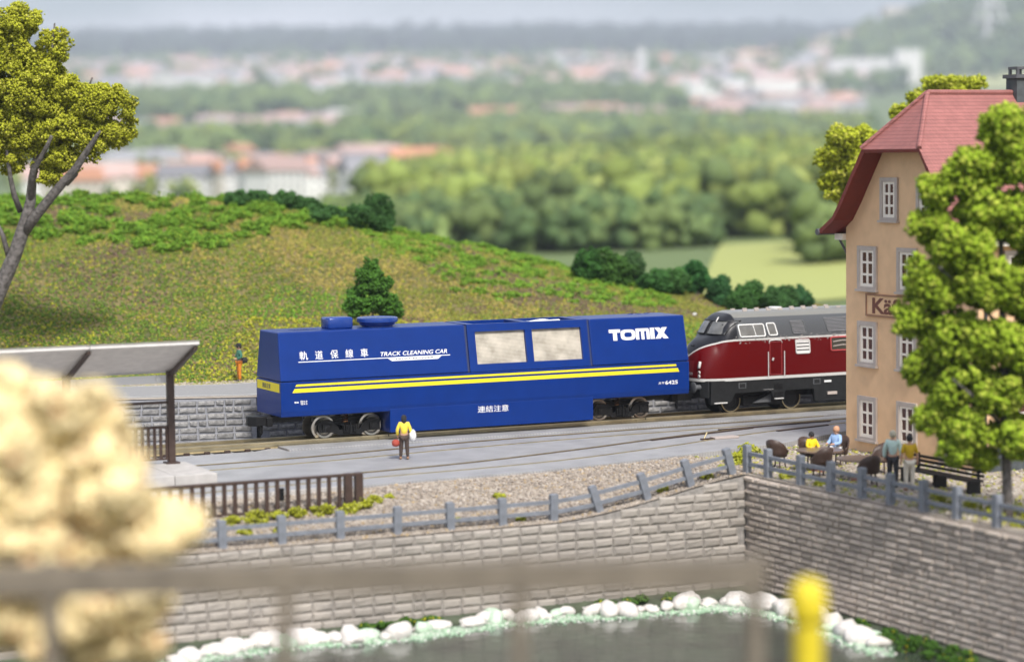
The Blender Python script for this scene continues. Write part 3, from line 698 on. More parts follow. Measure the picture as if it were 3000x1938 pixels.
# bogies
def wheelset(x, yc, r, par, dark=False, name='wheel'):
    for s_ in (-1, 1):
        mb = MB(); c = (x, yc + s_ * 0.58, r)
        pr = [(r * .2, .02), (r * .55, .03), (r * .62, .0), (r * .78, .0), (r * .8, .04), (r * .97, .05), (r, .03), (r + .005, -.10), (r + .09, -.115), (r + .10, -.16), (r * .9, -.17), (r * .3, -.17)]
        mb.lathe(c, (0, s_, 0), [(a, b_ + .10) for a, b_ in pr], 36)
        w_ = mb.build(name, M['locodark'] if dark else M['steel'], par); smooth_by_angle(w_, 30)
        if dark:
            mb = MB(); mb.lathe(c, (0, s_, 0), [(r * .90, .13), (r * .90, .154), (r * .99, .155), (r * 1.0, .13)], 36, False); smooth_by_angle(mb.build('tyre', M['gold'], par), 30)
        else:
            mb = MB(); mb.lathe(c, (0, s_, 0), [(r * .66, .09), (r * .66, .104), (r * .76, .104), (r * .76, .09)], 36, False); mb.build('wheel_groove', M['black'], par)
    mb = MB(); mb.tube([(x, yc - .5, r), (x, yc + .5, r)], .08); mb.build('axle', M['black'], par)
def spring(cx, cy, z0, z1, r, turns, wr=0.022):
    n = turns * 12; mb = MB(); mb.tube([(cx + r * math.cos(k * math.pi / 6), cy + r * math.sin(k * math.pi / 6), z0 + (z1 - z0) * k / n) for k in range(n + 1)], wr, 6); return mb
def bogie(xa, xb, name='bogie'):
    yc = 1.483; xm = (xa + xb) / 2
    mb = MB(); mb.box(xa - .2, xb + .2, yc - .35, yc + .35, .62, .78); par = link('bogie', mb.mesh('bogie', M['black'], (xm, yc, 0)), car); par.location = (xm - 9.5, 0, 0)
    for x in (xa, xb): wheelset(x, yc, 0.42, par)
    for s_ in (-1, 1):
        y0, y1 = yc + s_ * .80, yc + s_ * .93
        poly = [(xa - .30, .25), (xa - .30, .66), (xa - .2, .73), (xa + .28, .73), (xa + .52, .50), (xm - .45, .33), (xm + .45, .33), (xb - .52, .50), (xb - .28, .73), (xb + .2, .73), (xb + .30, .66), (xb + .30, .25), (xb - .25, .25), (xb - .4, .22), (xm + .5, .12), (xm - .5, .12), (xa + .4, .22), (xa + .25, .25)]
        mb = MB(); mb.prism(poly, lambda x, z: (x, y0, z), lambda x, z: (x, y1, z)); mb.build('side_frame', M['black'], par, bevel=0.012)
        for x in (xa, xb):
            mb = MB(); mb.box(x - .17, x + .17, min(y1, y1 + s_ * .07), max(y1, y1 + s_ * .07), .27, .58); mb.build('journal_box', M['black'], par, bevel=0.02)
            mb = MB(); mb.lathe((x, y1 + s_ * .06, .42), (0, s_, 0), [(.11, 0), (.11, .04), (.06, .05)], 16); mb.build('journal_cap', M['black'], par)
            mb = MB(); mb.box(x - .30, x + .30, min(y1, y1 + s_ * .05), max(y1, y1 + s_ * .05), .64, .73); mb.build('frame_lip', M['black'], par, bevel=0.01)
        mb = MB(); mb.box(xm - .3, xm + .3, min(y1 - s_ * .1, y1 + s_ * .06), max(y1 - s_ * .1, y1 + s_ * .06), .20, .52); mb.build('bolster', M['black'], par, bevel=0.02)
        for dx in (-.18, .16):
            spring(xm + dx, y1 + s_ * .11, .24, .56, .055, 4, .017).build('coil_spring', M['black'], par)
        mb = MB(); mb.box(xm - .03, xm + .03, min(y1, y1 + s_ * .12), max(y1, y1 + s_ * .12), .16, .66); mb.build('spring_link', M['black'], par)
    spring(xm, yc - .35, .55, 1.06, .14, 5, .028).build('pickup_spring', M['copper'], par); spring(xm, yc + .35, .55, 1.06, .14, 5, .028).build('pickup_spring', M['copper'], par)
    mb = MB(); mb.box(xm - .5, xm + .5, yc - .45, yc + .45, .5, .62); mb.build('crossbeam', M['black'], par)
bogie(2.15, 4.24); bogie(14.93, 16.97)
mb = MB(); mb.box(0.3, 4.7, .5, W - .5, .98, 1.06); mb.build('underfloor', M['black'], car); mb = MB(); mb.box(14.3, 18.7, .5, W - .5, .98, 1.06); mb.build('underfloor', M['black'], car)
def coupler(x, s_):
    """s_ = -1 points to -x"""
    yc = 1.483
    mb = MB(); mb.box(min(x, x - s_ * 1.6), max(x, x - s_ * 1.6), yc - .22, yc + .22, .72, 1.0); c = mb.build('coupler', M['black'], car, bevel=0.03)
    h = x + s_ * .02
    mb = MB(); pr = [(0, -.38), (.42, -.38), (.72, -.14), (.72, .14), (.42, .30), (0, .38)]
    mb.prism(pr, lambda a, b_: (h + s_ * a, yc + b_, .62), lambda a, b_: (h + s_ * a, yc + b_, 1.02)); mb.build('coupler_head', M['black'], c, bevel=0.04)
    mb = MB(); mb.tube([(h + s_ * .15, yc - .1, .66), (h + s_ * .15, yc - .1, .3), (h + s_ * .15, yc - .1, .22)], [.09, .07, .03], 8); mb.build('trip_pin', M['black'], c)
    mb = MB(); mb.box(min(h, h - s_ * .25), max(h, h - s_ * .25), yc - .42, yc + .42, .58, .96); mb.build('coupler_block', M['black'], c, bevel=0.03)
coupler(-0.22, -1); coupler(18.95, 1)

# ================================================================== RED DIESEL LOCOMOTIVE
LC = 1.483; LX0 = 19.72; LXE = 38.2
loco = thing('locomotive', 'dark red and grey diesel locomotive with rounded nose coupled behind the blue car', 'locomotive', (27, LC, 0))
stx = [0.0, .03, .09, .18, .32, .50, .72, .95, 1.15, 1.35, 1.55, 1.8, 2.2]; sth = [.30, .58, .80, .98, 1.13, 1.24, 1.32, 1.37, 1.40, 1.42, 1.43, 1.435, 1.44]
stz = [2.25, 2.42, 2.60, 2.80, 3.02, 3.2, 3.34, 3.46, 3.82, 4.12, 4.30, 4.42, 4.50]
ZB = 1.47
def hull(x):
    d = min(x - LX0, LXE - x); return float(np.interp(d, stx, sth)), float(np.interp(d, stx, stz)), float(np.interp(d, [0, .5, 1.5, 2.2], [2.3, 2.6, 3.6, 4.2]))
def hull_y(x, z, o=0.0):
    hw, zt, n_ = hull(x); t = min(.9995, max(0, (z - ZB) / (zt - ZB))); return LC - hw * (1 - t ** n_) ** (1 / n_) - o
NZ = 22; P_ = []
XS = [LX0 + a for a in np.concatenate([[0, .015, .03, .06, .09, .13, .18, .25, .32, .41, .5, .61], np.linspace(.72, 2.2, 20)])] 
XS = XS + list(np.linspace(LX0 + 2.6, LXE - 2.6, 24)) + [LXE - (a - LX0) for a in XS[::-1]]
for x in XS:
    hw, zt, n_ = hull(x); row = []
    for k in range(NZ + 1):
        th = math.pi / 2 * k / NZ; s_ = math.sin(th) ** (2 / n_); c_ = math.cos(th) ** (2 / n_) if k < NZ else 0
        row.append((x, LC - hw * c_, ZB + (zt - ZB) * s_))
    row = row + [(p[0], 2 * LC - p[1], p[2]) for p in row[-2::-1]]
    P_.append(row)
mb = MB(); mb.grid(P_)
nj = 2 * NZ + 1
mb.add(P_[0], [tuple(range(nj))]); mb.add(P_[-1], [tuple(range(nj))])
# livery: red below, anthracite above, silver line that dips to a V on the nose
lm = bpy.data.materials.new('loco_livery'); lm.use_nodes = True; n = lm.node_tree; b = n.nodes['Principled BSDF']; b.inputs['Roughness'].default_value = 0.30; b.inputs['Specular IOR Level'].default_value = 0.22
g = n.nodes.new('ShaderNodeTexCoord'); sp = n.nodes.new('ShaderNodeSeparateXYZ'); n.links.new(g.outputs['Object'], sp.inputs[0])
def mth(op, a, b_=None, c=None, clamp=False):
    q = n.nodes.new('ShaderNodeMath'); q.operation = op; q.use_clamp = clamp
    for i, v in enumerate((a, b_, c)):
        if v is None: continue
        if isinstance(v, (int, float)): q.inputs[i].default_value = v
        else: n.links.new(v, q.inputs[i])
    return q.outputs[0]
X_, Y_, Z_ = sp.outputs
front = mth('LESS_THAN', X_, 21.3 - 27.0)
dip = mth('POWER', mth('SUBTRACT', 1.0, mth('DIVIDE', mth('ABSOLUTE', Y_), 1.42), clamp=True), 1.35)
zl = mth('SUBTRACT', 3.27, mth('MULTIPLY', mth('MULTIPLY', dip, 0.72), front))
dz = mth('SUBTRACT', Z_, zl)
up = mth('GREATER_THAN', dz, 0.0); sil = mth('LESS_THAN', mth('ABSOLUTE', dz), 0.042); low = mth('LESS_THAN', Z_, 1.60); rf = mth('MULTIPLY', mth('GREATER_THAN', Z_, 4.24), mth('GREATER_THAN', X_, 21.55 - 27.0))
nz_ = n.nodes.new('ShaderNodeTexNoise'); nz_.inputs['Scale'].default_value = 9; nz_.inputs['Detail'].default_value = 8; n.links.new(g.outputs['Object'], nz_.inputs['Vector'])
wear = mth('MULTIPLY', mth('GREATER_THAN', nz_.outputs[0], 0.60), mth('MULTIPLY', mth('LESS_THAN', mth('ABSOLUTE', dz), 0.17), mth('GREATER_THAN', X_, 21.4 - 27)))
def mixc(f, a, b_):
    q = n.nodes.new('ShaderNodeMix'); q.data_type = 'RGBA'; n.links.new(f, q.inputs[0])
    for i, v in ((6, a), (7, b_)):
        if isinstance(v, tuple): q.inputs[i].default_value = (*v, 1)
        else: n.links.new(v, q.inputs[i])
    return q.outputs[2]
bodycol = mixc(mth('LESS_THAN', X_, 21.55 - 27.0), (0.085, 0.09, 0.097), (0.018, 0.019, 0.024))
cc = mixc(up, (0.10, 0.001, 0.002), bodycol); cc = mixc(rf, cc, (0.20, 0.20, 0.185)); cc = mixc(sil, cc, (0.5, 0.49, 0.47)); cc = mixc(wear, cc, (0.24, 0.23, 0.22)); cc = mixc(low, cc, (0.55, 0.54, 0.52))
n.links.new(cc, b.inputs['Base Color'])
hullo = mb.build('body_shell', lm, loco, fix=True); smooth_by_angle(hullo, 38)
def patch(x0, x1, z0, z1, o, m, name, par, ns=4, nzz=5, th=0.0, slant=0.0, label=None):
    mb = MB(); P_ = []
    for i in range(ns + 1):
        P_.append([((lambda x, z: (x, hull_y(x, z, o), z))(x0 + (x1 - x0) * i / ns + slant * (z1 - (z0 + (z1 - z0) * j / nzz)), z0 + (z1 - z0) * j / nzz)) for j in range(nzz + 1)])
    mb.grid(P_)
    if th:
        ring_ = [P_[i][0] for i in range(ns + 1)] + [P_[ns][j] for j in range(1, nzz + 1)] + [P_[i][nzz] for i in range(ns - 1, -1, -1)] + [P_[0][j] for j in range(nzz - 1, 0, -1)]
        k = len(ring_); mb.add(ring_ + [(p[0], p[1] + th, p[2]) for p in ring_], [(i, (i + 1) % k, k + (i + 1) % k, k + i) for i in range(k)])
    return mb.build(name, m, par, smooth=True)
def frame_tube(pts, r, m, name, par, closed=True):
    mb = MB(); mb.tube(pts + ([pts[0], pts[1]] if closed else []), r, 6); return mb.build(name, m, par, smooth=True)
def rrect(x0, x1, z0, z1, o, slant=0.0, rad=.07):
    pts = []
    for cx, cz, a0 in ((x1 - rad, z1 - rad, 0), (x0 + rad, z1 - rad, 90), (x0 + rad, z0 + rad, 180), (x1 - rad, z0 + rad, 270)):
        for k in range(4):
            t = R(a0 + 30 * k); x = cx + rad * math.cos(t); z = cz + rad * math.sin(t); x += slant * (z1 - z); pts.append((x, hull_y(x, z, o), z))
    return pts
for (x0, x1, z0, z1, sl_) in ((21.62, 22.90, 3.40, 3.93, 0.12), (23.05, 23.48, 3.42, 3.95, 0.22)):
    wnd = patch(x0, x1, z0, z1, .012, M['glass'], 'cab_window', loco, slant=sl_)
    frame_tube(rrect(x0, x1, z0, z1, .02, sl_), .032, M['wframe'], 'window_frame', wnd)
    if x1 - x0 > 1: 
        mb = MB(); mb.tube([(22.36 + .12 * k / 4, hull_y(22.4, 3.93 - .53 * k / 4, .02), 3.93 - .53 * k / 4) for k in range(5)], .018, 6); mb.build('window_bar', M['wframe'], wnd)
# windscreens
for sgn in (-1, 1):
    pts = []
    for u in range(6):
        row = []
        for v in range(6):
            yy = LC + sgn * (0.10 + 1.08 * u / 5); z = 3.52 + .58 * v / 5
            lo_, hi_ = LX0, LX0 + 2.2          # find the shell front at (yy, z)
            for _ in range(30):
                mid = (lo_ + hi_) / 2; hw, zt, n_ = hull(mid)
                t = (z - ZB) / (zt - ZB); ins = t < 1 and abs(yy - LC) < hw * (1 - t ** n_) ** (1 / n_)
                if ins: hi_ = mid
                else: lo_ = mid
            row.append((hi_ - .02, yy, z))
        pts.append(row)
    mb = MB(); mb.grid(pts); ws = mb.build('windscreen', M['glass'], loco, smooth=True)
    bd = [p[0] for p in pts] + pts[-1][1:] + [p[-1] for p in pts[-2::-1]] + pts[0][-2:0:-1]
    frame_tube([(p[0] - .01, p[1], p[2]) for p in bd], .03, M['locodark'], 'windscreen_seal', ws)
dr = patch(23.17, 23.78, 1.66, 3.12, .010, M['red'], 'cab_door', loco, th=.02)
frame_tube(rrect(23.17, 23.78, 1.66, 3.12, .012, 0, .06), .014, mat('red_edge', (0.33, 0.05, 0.05), 0.4), 'door_trim', dr)
mb = MB(); mb.tube([(23.28, hull_y(23.28, 2.35, .05), 2.30), (23.30, hull_y(23.3, 2.4, .07), 2.42)], .045, 8); mb.build('door_handle', M['silver'], dr)
frame_tube([(23.12 + .06 * 0, hull_y(23.1, 3.06, .03), 3.06), (23.16, hull_y(23.1, 3.18, .03), 3.19), (23.45, hull_y(23.4, 3.22, .03), 3.215), (23.74, hull_y(23.7, 3.18, .03), 3.19), (23.80, hull_y(23.7, 3.06, .03), 3.07)], .025, M['silver'], 'rain_strip', loco, False)
for x in (23.06, 23.90):
    mb = MB(); mb.tube([(x, hull_y(x, 1.6 + 1.1 * k / 5, .05), 1.6 + 1.1 * k / 5) for k in range(6)], .022, 6); mb.build('handrail', M['silver'], loco)
M['louvre'] = mat('louvre_grey', (0.26, 0.26, 0.27), 0.45)
def louvre(x0, x1, z0, z1, nsl, m_s, m_f, sl_, fr_):
    f = patch(x0, x1, z0, z1, .006, M['locodark'], 'grille', loco, slant=sl_)
    frame_tube(rrect(x0, x1, z0, z1, .015, sl_), fr_, m_f, 'grille_frame', f)
    for k in range(nsl):
        z = z0 + (z1 - z0) * (k + .5) / nsl; d = (z1 - z0) / nsl * (.32 if nsl < 6 else .17)
        mb = MB(); P_ = []
        for i in range(5):
            x = x0 + .03 + (x1 - x0 - .06) * i / 4 + sl_ * (z1 - z); P_.append([(x, hull_y(x, z - d, .030), z - d), (x, hull_y(x, z + d, .012), z + d)])
        mb.grid(P_); mb.build('slat', m_s, f)
louvre(24.28, 25.0, 3.45, 4.03, 10, M['louvre'], M['locogrey'], .20, .02)
louvre(24.52, 25.24, 2.55, 3.15, 4, M['silver'], M['silver'], .04, .03)
louvre(26.1, 28.0, 3.48, 4.10, 10, M['louvre'], M['locogrey'], .22, .02)
wnd = patch(26.38, 28.2, 2.60, 3.20, .012, mat('engine_glass', (0.05, 0.045, 0.035), 0.2), 'engine_window', loco); frame_tube(rrect(26.38, 28.2, 2.60, 3.20, .02), .035, mat('red_trim', (0.45, 0.05, 0.05), 0.4), 'window_frame', wnd)
for z in (2.8, 3.0): 
    mb = MB(); mb.tube([(26.5, hull_y(26.5, z, .018), z), (27.0, hull_y(27, z, .018), z + .05), (27.9, hull_y(27.9, z, .018), z)], .02, 6); mb.build('engine_pipe', M['winframe'], wnd)
for x in (24.25 + 5 * i for i in range(3)):
    mb = MB(); mb.lathe((x, LC - .1, 4.49), (0, 0, 1), [(.30, 0), (.30, .09), (.26, .11), (.1, .10)], 24); smooth_by_angle(mb.build('roof_fan', M['silver'], loco), 40)
for i in range(9):
    for yy in (-.55, .5):
        mb = MB(); xx = 22.3 + i * .62; mb.box(xx, xx + .22, LC + yy, LC + yy + .06, 4.44, 4.545); mb.build('roof_lug', M['winframe'], loco)
mb = MB(); P_ = []
for i in range(2): P_.append([(24.02 + .03 * i, LC + q, max(ZB, 4.505)) for q in (-.6, 0, .6)])
mb.grid(P_); mb.build('roof_seam', M['locogrey'], loco)
# nose lamps, number, emblem
def nose_x(yy, z):
    lo_, hi_ = LX0, LX0 + 2.2
    for _ in range(30):
        mid = (lo_ + hi_) / 2; hw, zt, n_ = hull(mid); t = (z - ZB) / (zt - ZB)
        if t < 1 and abs(yy - LC) < hw * (1 - max(0, t) ** n_) ** (1 / n_): hi_ = mid
        else: lo_ = mid
    return hi_
for sgn in (-1, 1):
    yy = LC + sgn * 0.86
    mb = MB(); mb.tube([(nose_x(yy, z) - .02, yy, z) for z in (2.05, 2.15, 2.25, 2.35)], [.06, .075, .075, .06], 10); l_ = mb.build('horn_grille', M['silver'], loco, smooth=True)
    mb = MB(); mb.tube([(nose_x(yy, z) - .06, yy - .02 * 0, z) for z in (2.08, 2.2, 2.32)], .045, 8); mb.build('grille_core', M['locogrey'], l_)
    for z, c_ in ((1.87, 'pane'), (1.70, 'glass')):
        mb = MB(); mb.lathe((nose_x(yy, z) + .03, yy, z), (-1, 0, 0), [(.075, 0), (.08, .05), (.055, .06), (.05, .045)], 20); l_ = mb.build('lamp', M['silver'], loco); 
        mb = MB(); mb.lathe((nose_x(yy, z) - .018, yy, z), (-1, 0, 0), [(.05, 0), (.045, .012), (.02, .018)], 14); mb.build('lens', M[c_], l_)
def nose_patch(y0, y1, z0, z1, o, m, name):
    mb = MB(); mb.grid([[(nose_x(LC + y0 + (y1 - y0) * i / 6, z0 + (z1 - z0) * j / 4) - o, LC + y0 + (y1 - y0) * i / 6, z0 + (z1 - z0) * j / 4) for j in range(5)] for i in range(7)]); return mb.build(name, m, loco, smooth=True)
pl = nose_patch(-.55, .55, 1.68, 2.38, .012, mat('nose_door', (0.17, 0.012, 0.012), 0.35), 'nose_door')
def nose_map(a, z, o): yy = LC - a; return (nose_x(yy, z) - .012 - o, yy, z)
text_on('DB', (-.13, .13, 2.02, 2.2), nose_map, 'emblem', M['silver'], loco, bold=.03); text_on('V200 059', (-.5, .5, 1.74, 1.86), nose_map, 'number', M['silver'], loco, bold=.01)
mb = MB(); mb.tube([(nose_x(LC, 3.02) - .02, LC - .1, 3.02), (nose_x(LC, 3.02) - .02, LC + .1, 3.02)], .04, 8); mb.build('top_lamp', M['locodark'], loco)
mb = MB(); yy = LC - .45; mb.tube([(nose_x(yy, 4.05) - .05, yy, 4.05), (nose_x(yy, 4.18) - .06, yy + .05, 4.2), (nose_x(yy, 4.2), yy + .12, 4.24)], .03, 6); mb.build('horn', M['silver'], loco)
# frame, steps, buffers
def fr_prof(): return [(20.15, 1.5), (LXE - .43, 1.5), (LXE - .43, .9), (31, .9), (31, .35), (25.55, .35), (25.5, .92), (24.0, .92), (23.85, .5), (23.4, .5), (23.25, .92), (21.4, .92), (21.15, .52), (20.15, .46)]
for y0, y1 in ((LC - 1.40, LC - 1.22), (LC + 1.22, LC + 1.40)):
    mb = MB(); mb.prism(fr_prof(), lambda x, z: (x, y0, z), lambda x, z: (x, y1, z)); mb.build('side_skirt', M['locodark'], loco, bevel=0.015)
mb = MB(); mb.prism([(0, -1.25), (.25, -1.25), (.25, 1.25), (0, 1.25), (-.22, .9), (-.22, -.9)], lambda a, b_: (20.1 + a, LC + b_, .75), lambda a, b_: (20.1 + a, LC + b_, 1.5)); mb.build('buffer_beam', M['locodark'], loco, bevel=0.03)
mb = MB(); mb.box(20.4, LXE - .6, LC - 1.2, LC + 1.2, .95, 1.5); mb.build('underframe', M['locodark'], loco)
for s_ in (-1, 1):
    yy = LC + s_ * .85
    mb = MB(); mb.lathe((19.95, yy, 1.22), (-1, 0, 0), [(.10, 0), (.11, .05), (.11, .33), (.24, .36), (.25, .40), (.2, .425), (.05, .43)], 24); smooth_by_angle(mb.build('buffer', M['locogrey'], loco), 35)
mb = MB(); mb.box(23.42, 23.83, LC - 1.425, LC - 1.40, .62, .86); mb.build('step_opening', M['black'], loco); mb = MB(); mb.box(23.40, 23.85, LC - 1.50, LC - 1.40, .56, .60); mb.build('step', M['silver'], loco)
mb = MB(); mb.box(23.42, 23.83, LC - 1.422, LC - 1.40, 1.0, 1.25); mb.build('step_opening', M['black'], loco); mb = MB(); mb.box(20.3, 20.95, LC - 1.46, LC - 1.40, .50, .55); mb.build('step', M['silver'], loco)
for x in (21.75, 25.65, 27.6):
    mb = MB(); mb.box(x - .19, x + .19, LC - 1.415, LC - 1.40, 1.12, 1.36); q = mb.build('hatch', M['locogrey'], loco); mb = MB(); mb.box(x - .15, x + .15, LC - 1.42, LC - 1.415, 1.15, 1.33); mb.build('hatch_lid', M['locodark'], q)
mb = MB(); mb.box(26.05, 26.42, LC - 1.415, LC - 1.40, 1.18, 1.27); mb.build('data_plate', M['white'], loco); mb = MB(); mb.box(26.2, 26.7, LC - 1.46, LC - 1.40, .62, .75); mb.build('filler_cap', M['winframe'], loco)
text_on('Untersuchungsdaten', (22.85, 23.35, .98, 1.03), lambda x, z, o: (x, LC - 1.40 - o, z), 'data_lettering', M['silver'], loco)
for x0 in (21.55, 33.2):
    mb = MB(); mb.box(x0 - .9, x0 + 4.0, LC - .75, LC + .75, .62, .95); par = link('bogie', mb.mesh('bogie', M['black'], (x0 + 1.6, LC, 0)), loco); par.location = (x0 + 1.6 - 27, 0, 0)
    for x in (x0, x0 + 3.15): wheelset(x, LC, 0.50, par, True)
    mb = MB(); mb.box(x0 + .55, x0 + 2.6, LC - .9, LC + .9, .28, .7); mb.build('gear_case', M['black'], par, bevel=0.03)
    mb = MB(); mb.prism([(x0 + 1.0, .4), (x0 + 1.9, .78), (x0 + 1.9, .4)], lambda a, b_: (a, LC - 1.05, b_), lambda a, b_: (a, LC - .9, b_)); mb.build('brake_lever', M['locogrey'], par)
mb = MB(); mb.box(19.6, 20.6, LC - .2, LC + .2, .72, .98); cpl = mb.build('coupler', M['black'], loco, bevel=.02)
mb = MB(); mb.box(19.35, 19.75, LC - .36, LC + .36, .60, 1.0); mb.build('coupler_head', M['black'], cpl, bevel=.03)

# ================================================================== FENCES
def post_fence(label, pts, post_h, tilt=0.0, pw=0.29, along='x'):
    """chunky grey fence; pts are post feet"""
    root = thing('post_fence', label, 'fence', pts[len(pts) // 2])
    rl = wloc(root)
    for i, (x, y, z) in enumerate(pts):
        mb = MB(); a, c = pw / 2, 0.04
        mb.prism([(-a, -.25), (a, -.25), (a, post_h - c), (a - c, post_h), (-a + c, post_h), (-a, post_h - c)], lambda u, v: ((u, -a * .8, v) if along == 'x' else (-a * .8, u, v)), lambda u, v: ((u, a * .8, v) if along == 'x' else (a * .8, u, v)))
        o = link('post', mb.mesh('post', M['fence'], bevel=.02), root); o.location = Vector((x, y, z)) - rl
        j = random.uniform(-.02, .02)
        o.rotation_euler = (j, -tilt + j, 0) if along == 'x' else (-tilt + j, j, 0)
    tx = -math.sin(tilt) if along == 'x' else 0
    for (x0, y0, z0), (x1, y1, z1) in zip(pts[:-1], pts[1:]):
        for h in (0.33 * post_h, 0.70 * post_h):
            mb = MB(); t = .055
            P0 = Vector((x0 + tx * h, y0, z0 + h * math.cos(tilt))); P1 = Vector((x1 + tx * h, y1, z1 + h * math.cos(tilt)))
            for s0, s1 in (((-t, -t), (t, t)),):
                pr = [(-t, -t * 1.2), (t, -t * 1.2), (t, t * 1.2), (-t, t * 1.2)]
                if along == 'x': mb.prism(pr, lambda u, v: (P0.x, P0.y + u, P0.z + v), lambda u, v: (P1.x, P1.y + u, P1.z + v))
                else: mb.prism(pr, lambda u, v: (P0.x + u, P0.y, P0.z + v), lambda u, v: (P1.x + u, P1.y, P1.z + v))
            mb.build('rail', M['fence'], root)
    return root
fx = [-12.1, -10.0, -7.95, -5.85, -3.75, -1.65, 0.35, 2.35, 4.35]
post_fence('straight grey post and rail fence on the left of the quay wall top', [(x, -15.98, quay_top(x) + .02) for x in fx], 0.98)
post_fence('leaning grey fence climbing the sloping quay top to the corner', [(x, -15.98, quay_top(x) + .02) for x in (6.2, 8.15, 9.95, 11.7)], 1.02, tilt=R(17))
mb = MB()
for h in (0.33, 0.70):
    P0, P1 = Vector((4.35, -15.98, quay_top(4.35) + h)), Vector((6.2 - .29 * h, -15.98, quay_top(6.2) + h * .95))
    mb.prism([(-.055, -.066), (.055, -.066), (.055, .066), (-.055, .066)], lambda u, v: (P0.x, P0.y + u, P0.z + v), lambda u, v: (P1.x, P1.y + u, P1.z + v))
o = mb.build('rail', M['fence']); o.parent = [q for q in COL.objects if q.name.startswith('post_fence')][-1]; o.matrix_parent_inverse = Matrix.Translation(-o.parent.location)
post_fence('grey post and rail fence along the cafe terrace above the dark quay', [(12.36, y, -0.22) for y in (-15.95, -17.4, -19.6, -21.55, -23.5, -25.2, -27.1, -28.9, -31.0, -33.0, -35)], 1.06, along='y')

# brown picket railing
pk = thing('picket_railing', 'dark brown picket railing below the paving edge with weeds at its foot', 'railing', (-6.2, -13.4, -0.8))
x = -11.6
def pz(x): return bank_z(x, -13.4)
while x < -2.2:
    mb = MB(); mb.box(x - .07, x + .07, -13.44, -13.36, pz(x) - .12, .40); mb.build('picket', M['brown'], pk); x += .385
for x in (-2.42, -2.02):
    mb = MB(); mb.box(x - .14, x + .14, -13.52, -13.28, pz(x) - .15, .47); mb.build('post', M['brown'], pk, bevel=.02)
mb = MB(); mb.box(-11.8, -1.9, -13.47, -13.33, .36, .46); mb.build('handrail', M['brown'], pk, bevel=.015)
mb = MB(); mb.prism([(-11.8, pz(-11.8) + .0), (-2.5, pz(-2.5) + .02), (-2.5, pz(-2.5) + .1), (-11.8, pz(-11.8) + .1)], lambda a, b_: (a, -13.45, b_), lambda a, b_: (a, -13.35, b_)); mb.build('bottom_rail', M['brown'], pk)
mb = MB(); mb.box(-5.0, -4.75, -13.30, -13.2, -.35, .1); mb.build('latch_box', M['black'], pk, bevel=.02)
for k in range(7):                       # concrete slabs that edge the paving behind the railing
    mb = MB(); mb.box(-11.9 + k * 1.42, -10.52 + k * 1.42, front_y(-11 + k * 1.42) - .12, front_y(-11 + k * 1.42) - .02, -.82, -.19)
    single(mb, 'kerb_slab', M['platform'], (-11.2 + k * 1.42, front_y(-11 + k * 1.42) - .07, -.82), 'pale kerb slab edging the paving behind the brown picket railing', 'kerb', 'kerb slabs behind the picket railing', bevel=.02)

# ================================================================== PLATFORM SHELTER
pf = thing('platform', 'low pale concrete station platform under the brown shelter', 'platform', (-10, -7, -0.25))
for k in range(9):
    mb = MB(); x1 = -5.75 - k * 1.6; mb.box(x1 - 1.585, x1, -9.0, -5.2, -.245, .20); mb.build('slab', M['platform'], pf, bevel=.025)
sh_ = thing('shelter', 'brown framed platform shelter with grey roof rising to the front', 'shelter', (-10.2, -5.45, .2))
posts = (-6.35, -10.3, -14.25)
for x in posts:
    mb = MB(); mb.box(x - .13, x + .13, -5.58, -5.32, .2, 3.66); mb.build('post', M['brown'], sh_, bevel=.02)
    mb = MB(); mb.box(x - .26, x + .26, -5.7, -5.2, .2, .26); mb.build('foot', M['brown'], sh_)
    mb = MB(); mb.prism([(-5.3, 3.55), (-8.65, 4.80), (-8.65, 4.68), (-5.3, 3.35)], lambda y, z: (x - .07, y, z), lambda y, z: (x + .07, y, z)); mb.build('roof_beam', M['brown'], sh_)
for a, b_ in ((-6.25, -10.28), (-10.32, -14.65)):
    mb = MB(); mb.prism([(-5.0, 3.56), (-8.75, 4.88), (-8.75, 4.98), (-5.0, 3.66)], lambda y, z: (a, y, z), lambda y, z: (b_, y, z)); rp = mb.build('roof_panel', M['shelter'], sh_)
    mb = MB(); mb.prism([(-4.98, 3.664), (-8.77, 4.984), (-8.80, 5.03), (-4.96, 3.71)], lambda y, z: (a, y, z), lambda y, z: (b_, y, z)); mb.build('roof_felt', M['shelter_top'], rp)
for a, b_ in ((-6.48, -10.17), (-10.43, -14.12)):
    mb = MB(); mb.box(b_, a, -5.40, -5.34, 3.22, 3.52); fa = mb.build('fascia', mat('milky_panel', (0.86, 0.86, 0.88), 0.35) if 'milky_panel' not in bpy.data.materials else bpy.data.materials['milky_panel'], sh_)
    for x in (a - .3, b_ + .35):
        mb = MB(); mb.lathe((x, -5.40, 3.37), (0, -1, 0), [(.13, 0), (.13, .05), (.09, .09), (.03, .1)], 16); mb.build('round_disc', M['white'], fa)  # plain white disc near each end of the fascia
    for z in (1.58, 2.50):
        mb = MB(); mb.box(b_, a, -5.49, -5.41, z - .05, z + .05); mb.build('cross_rail', M['brown'], sh_)
    mb = MB(); mb.box(b_, a, -5.49, -5.41, .34, .42); mb.build('cross_rail', M['brown'], sh_)
    x = b_ + .12
    while x < a:
        mb = MB(); mb.box(x - .055, x + .055, -5.475, -5.425, .42, 1.53); mb.build('slat', M['brown'], sh_); x += .235

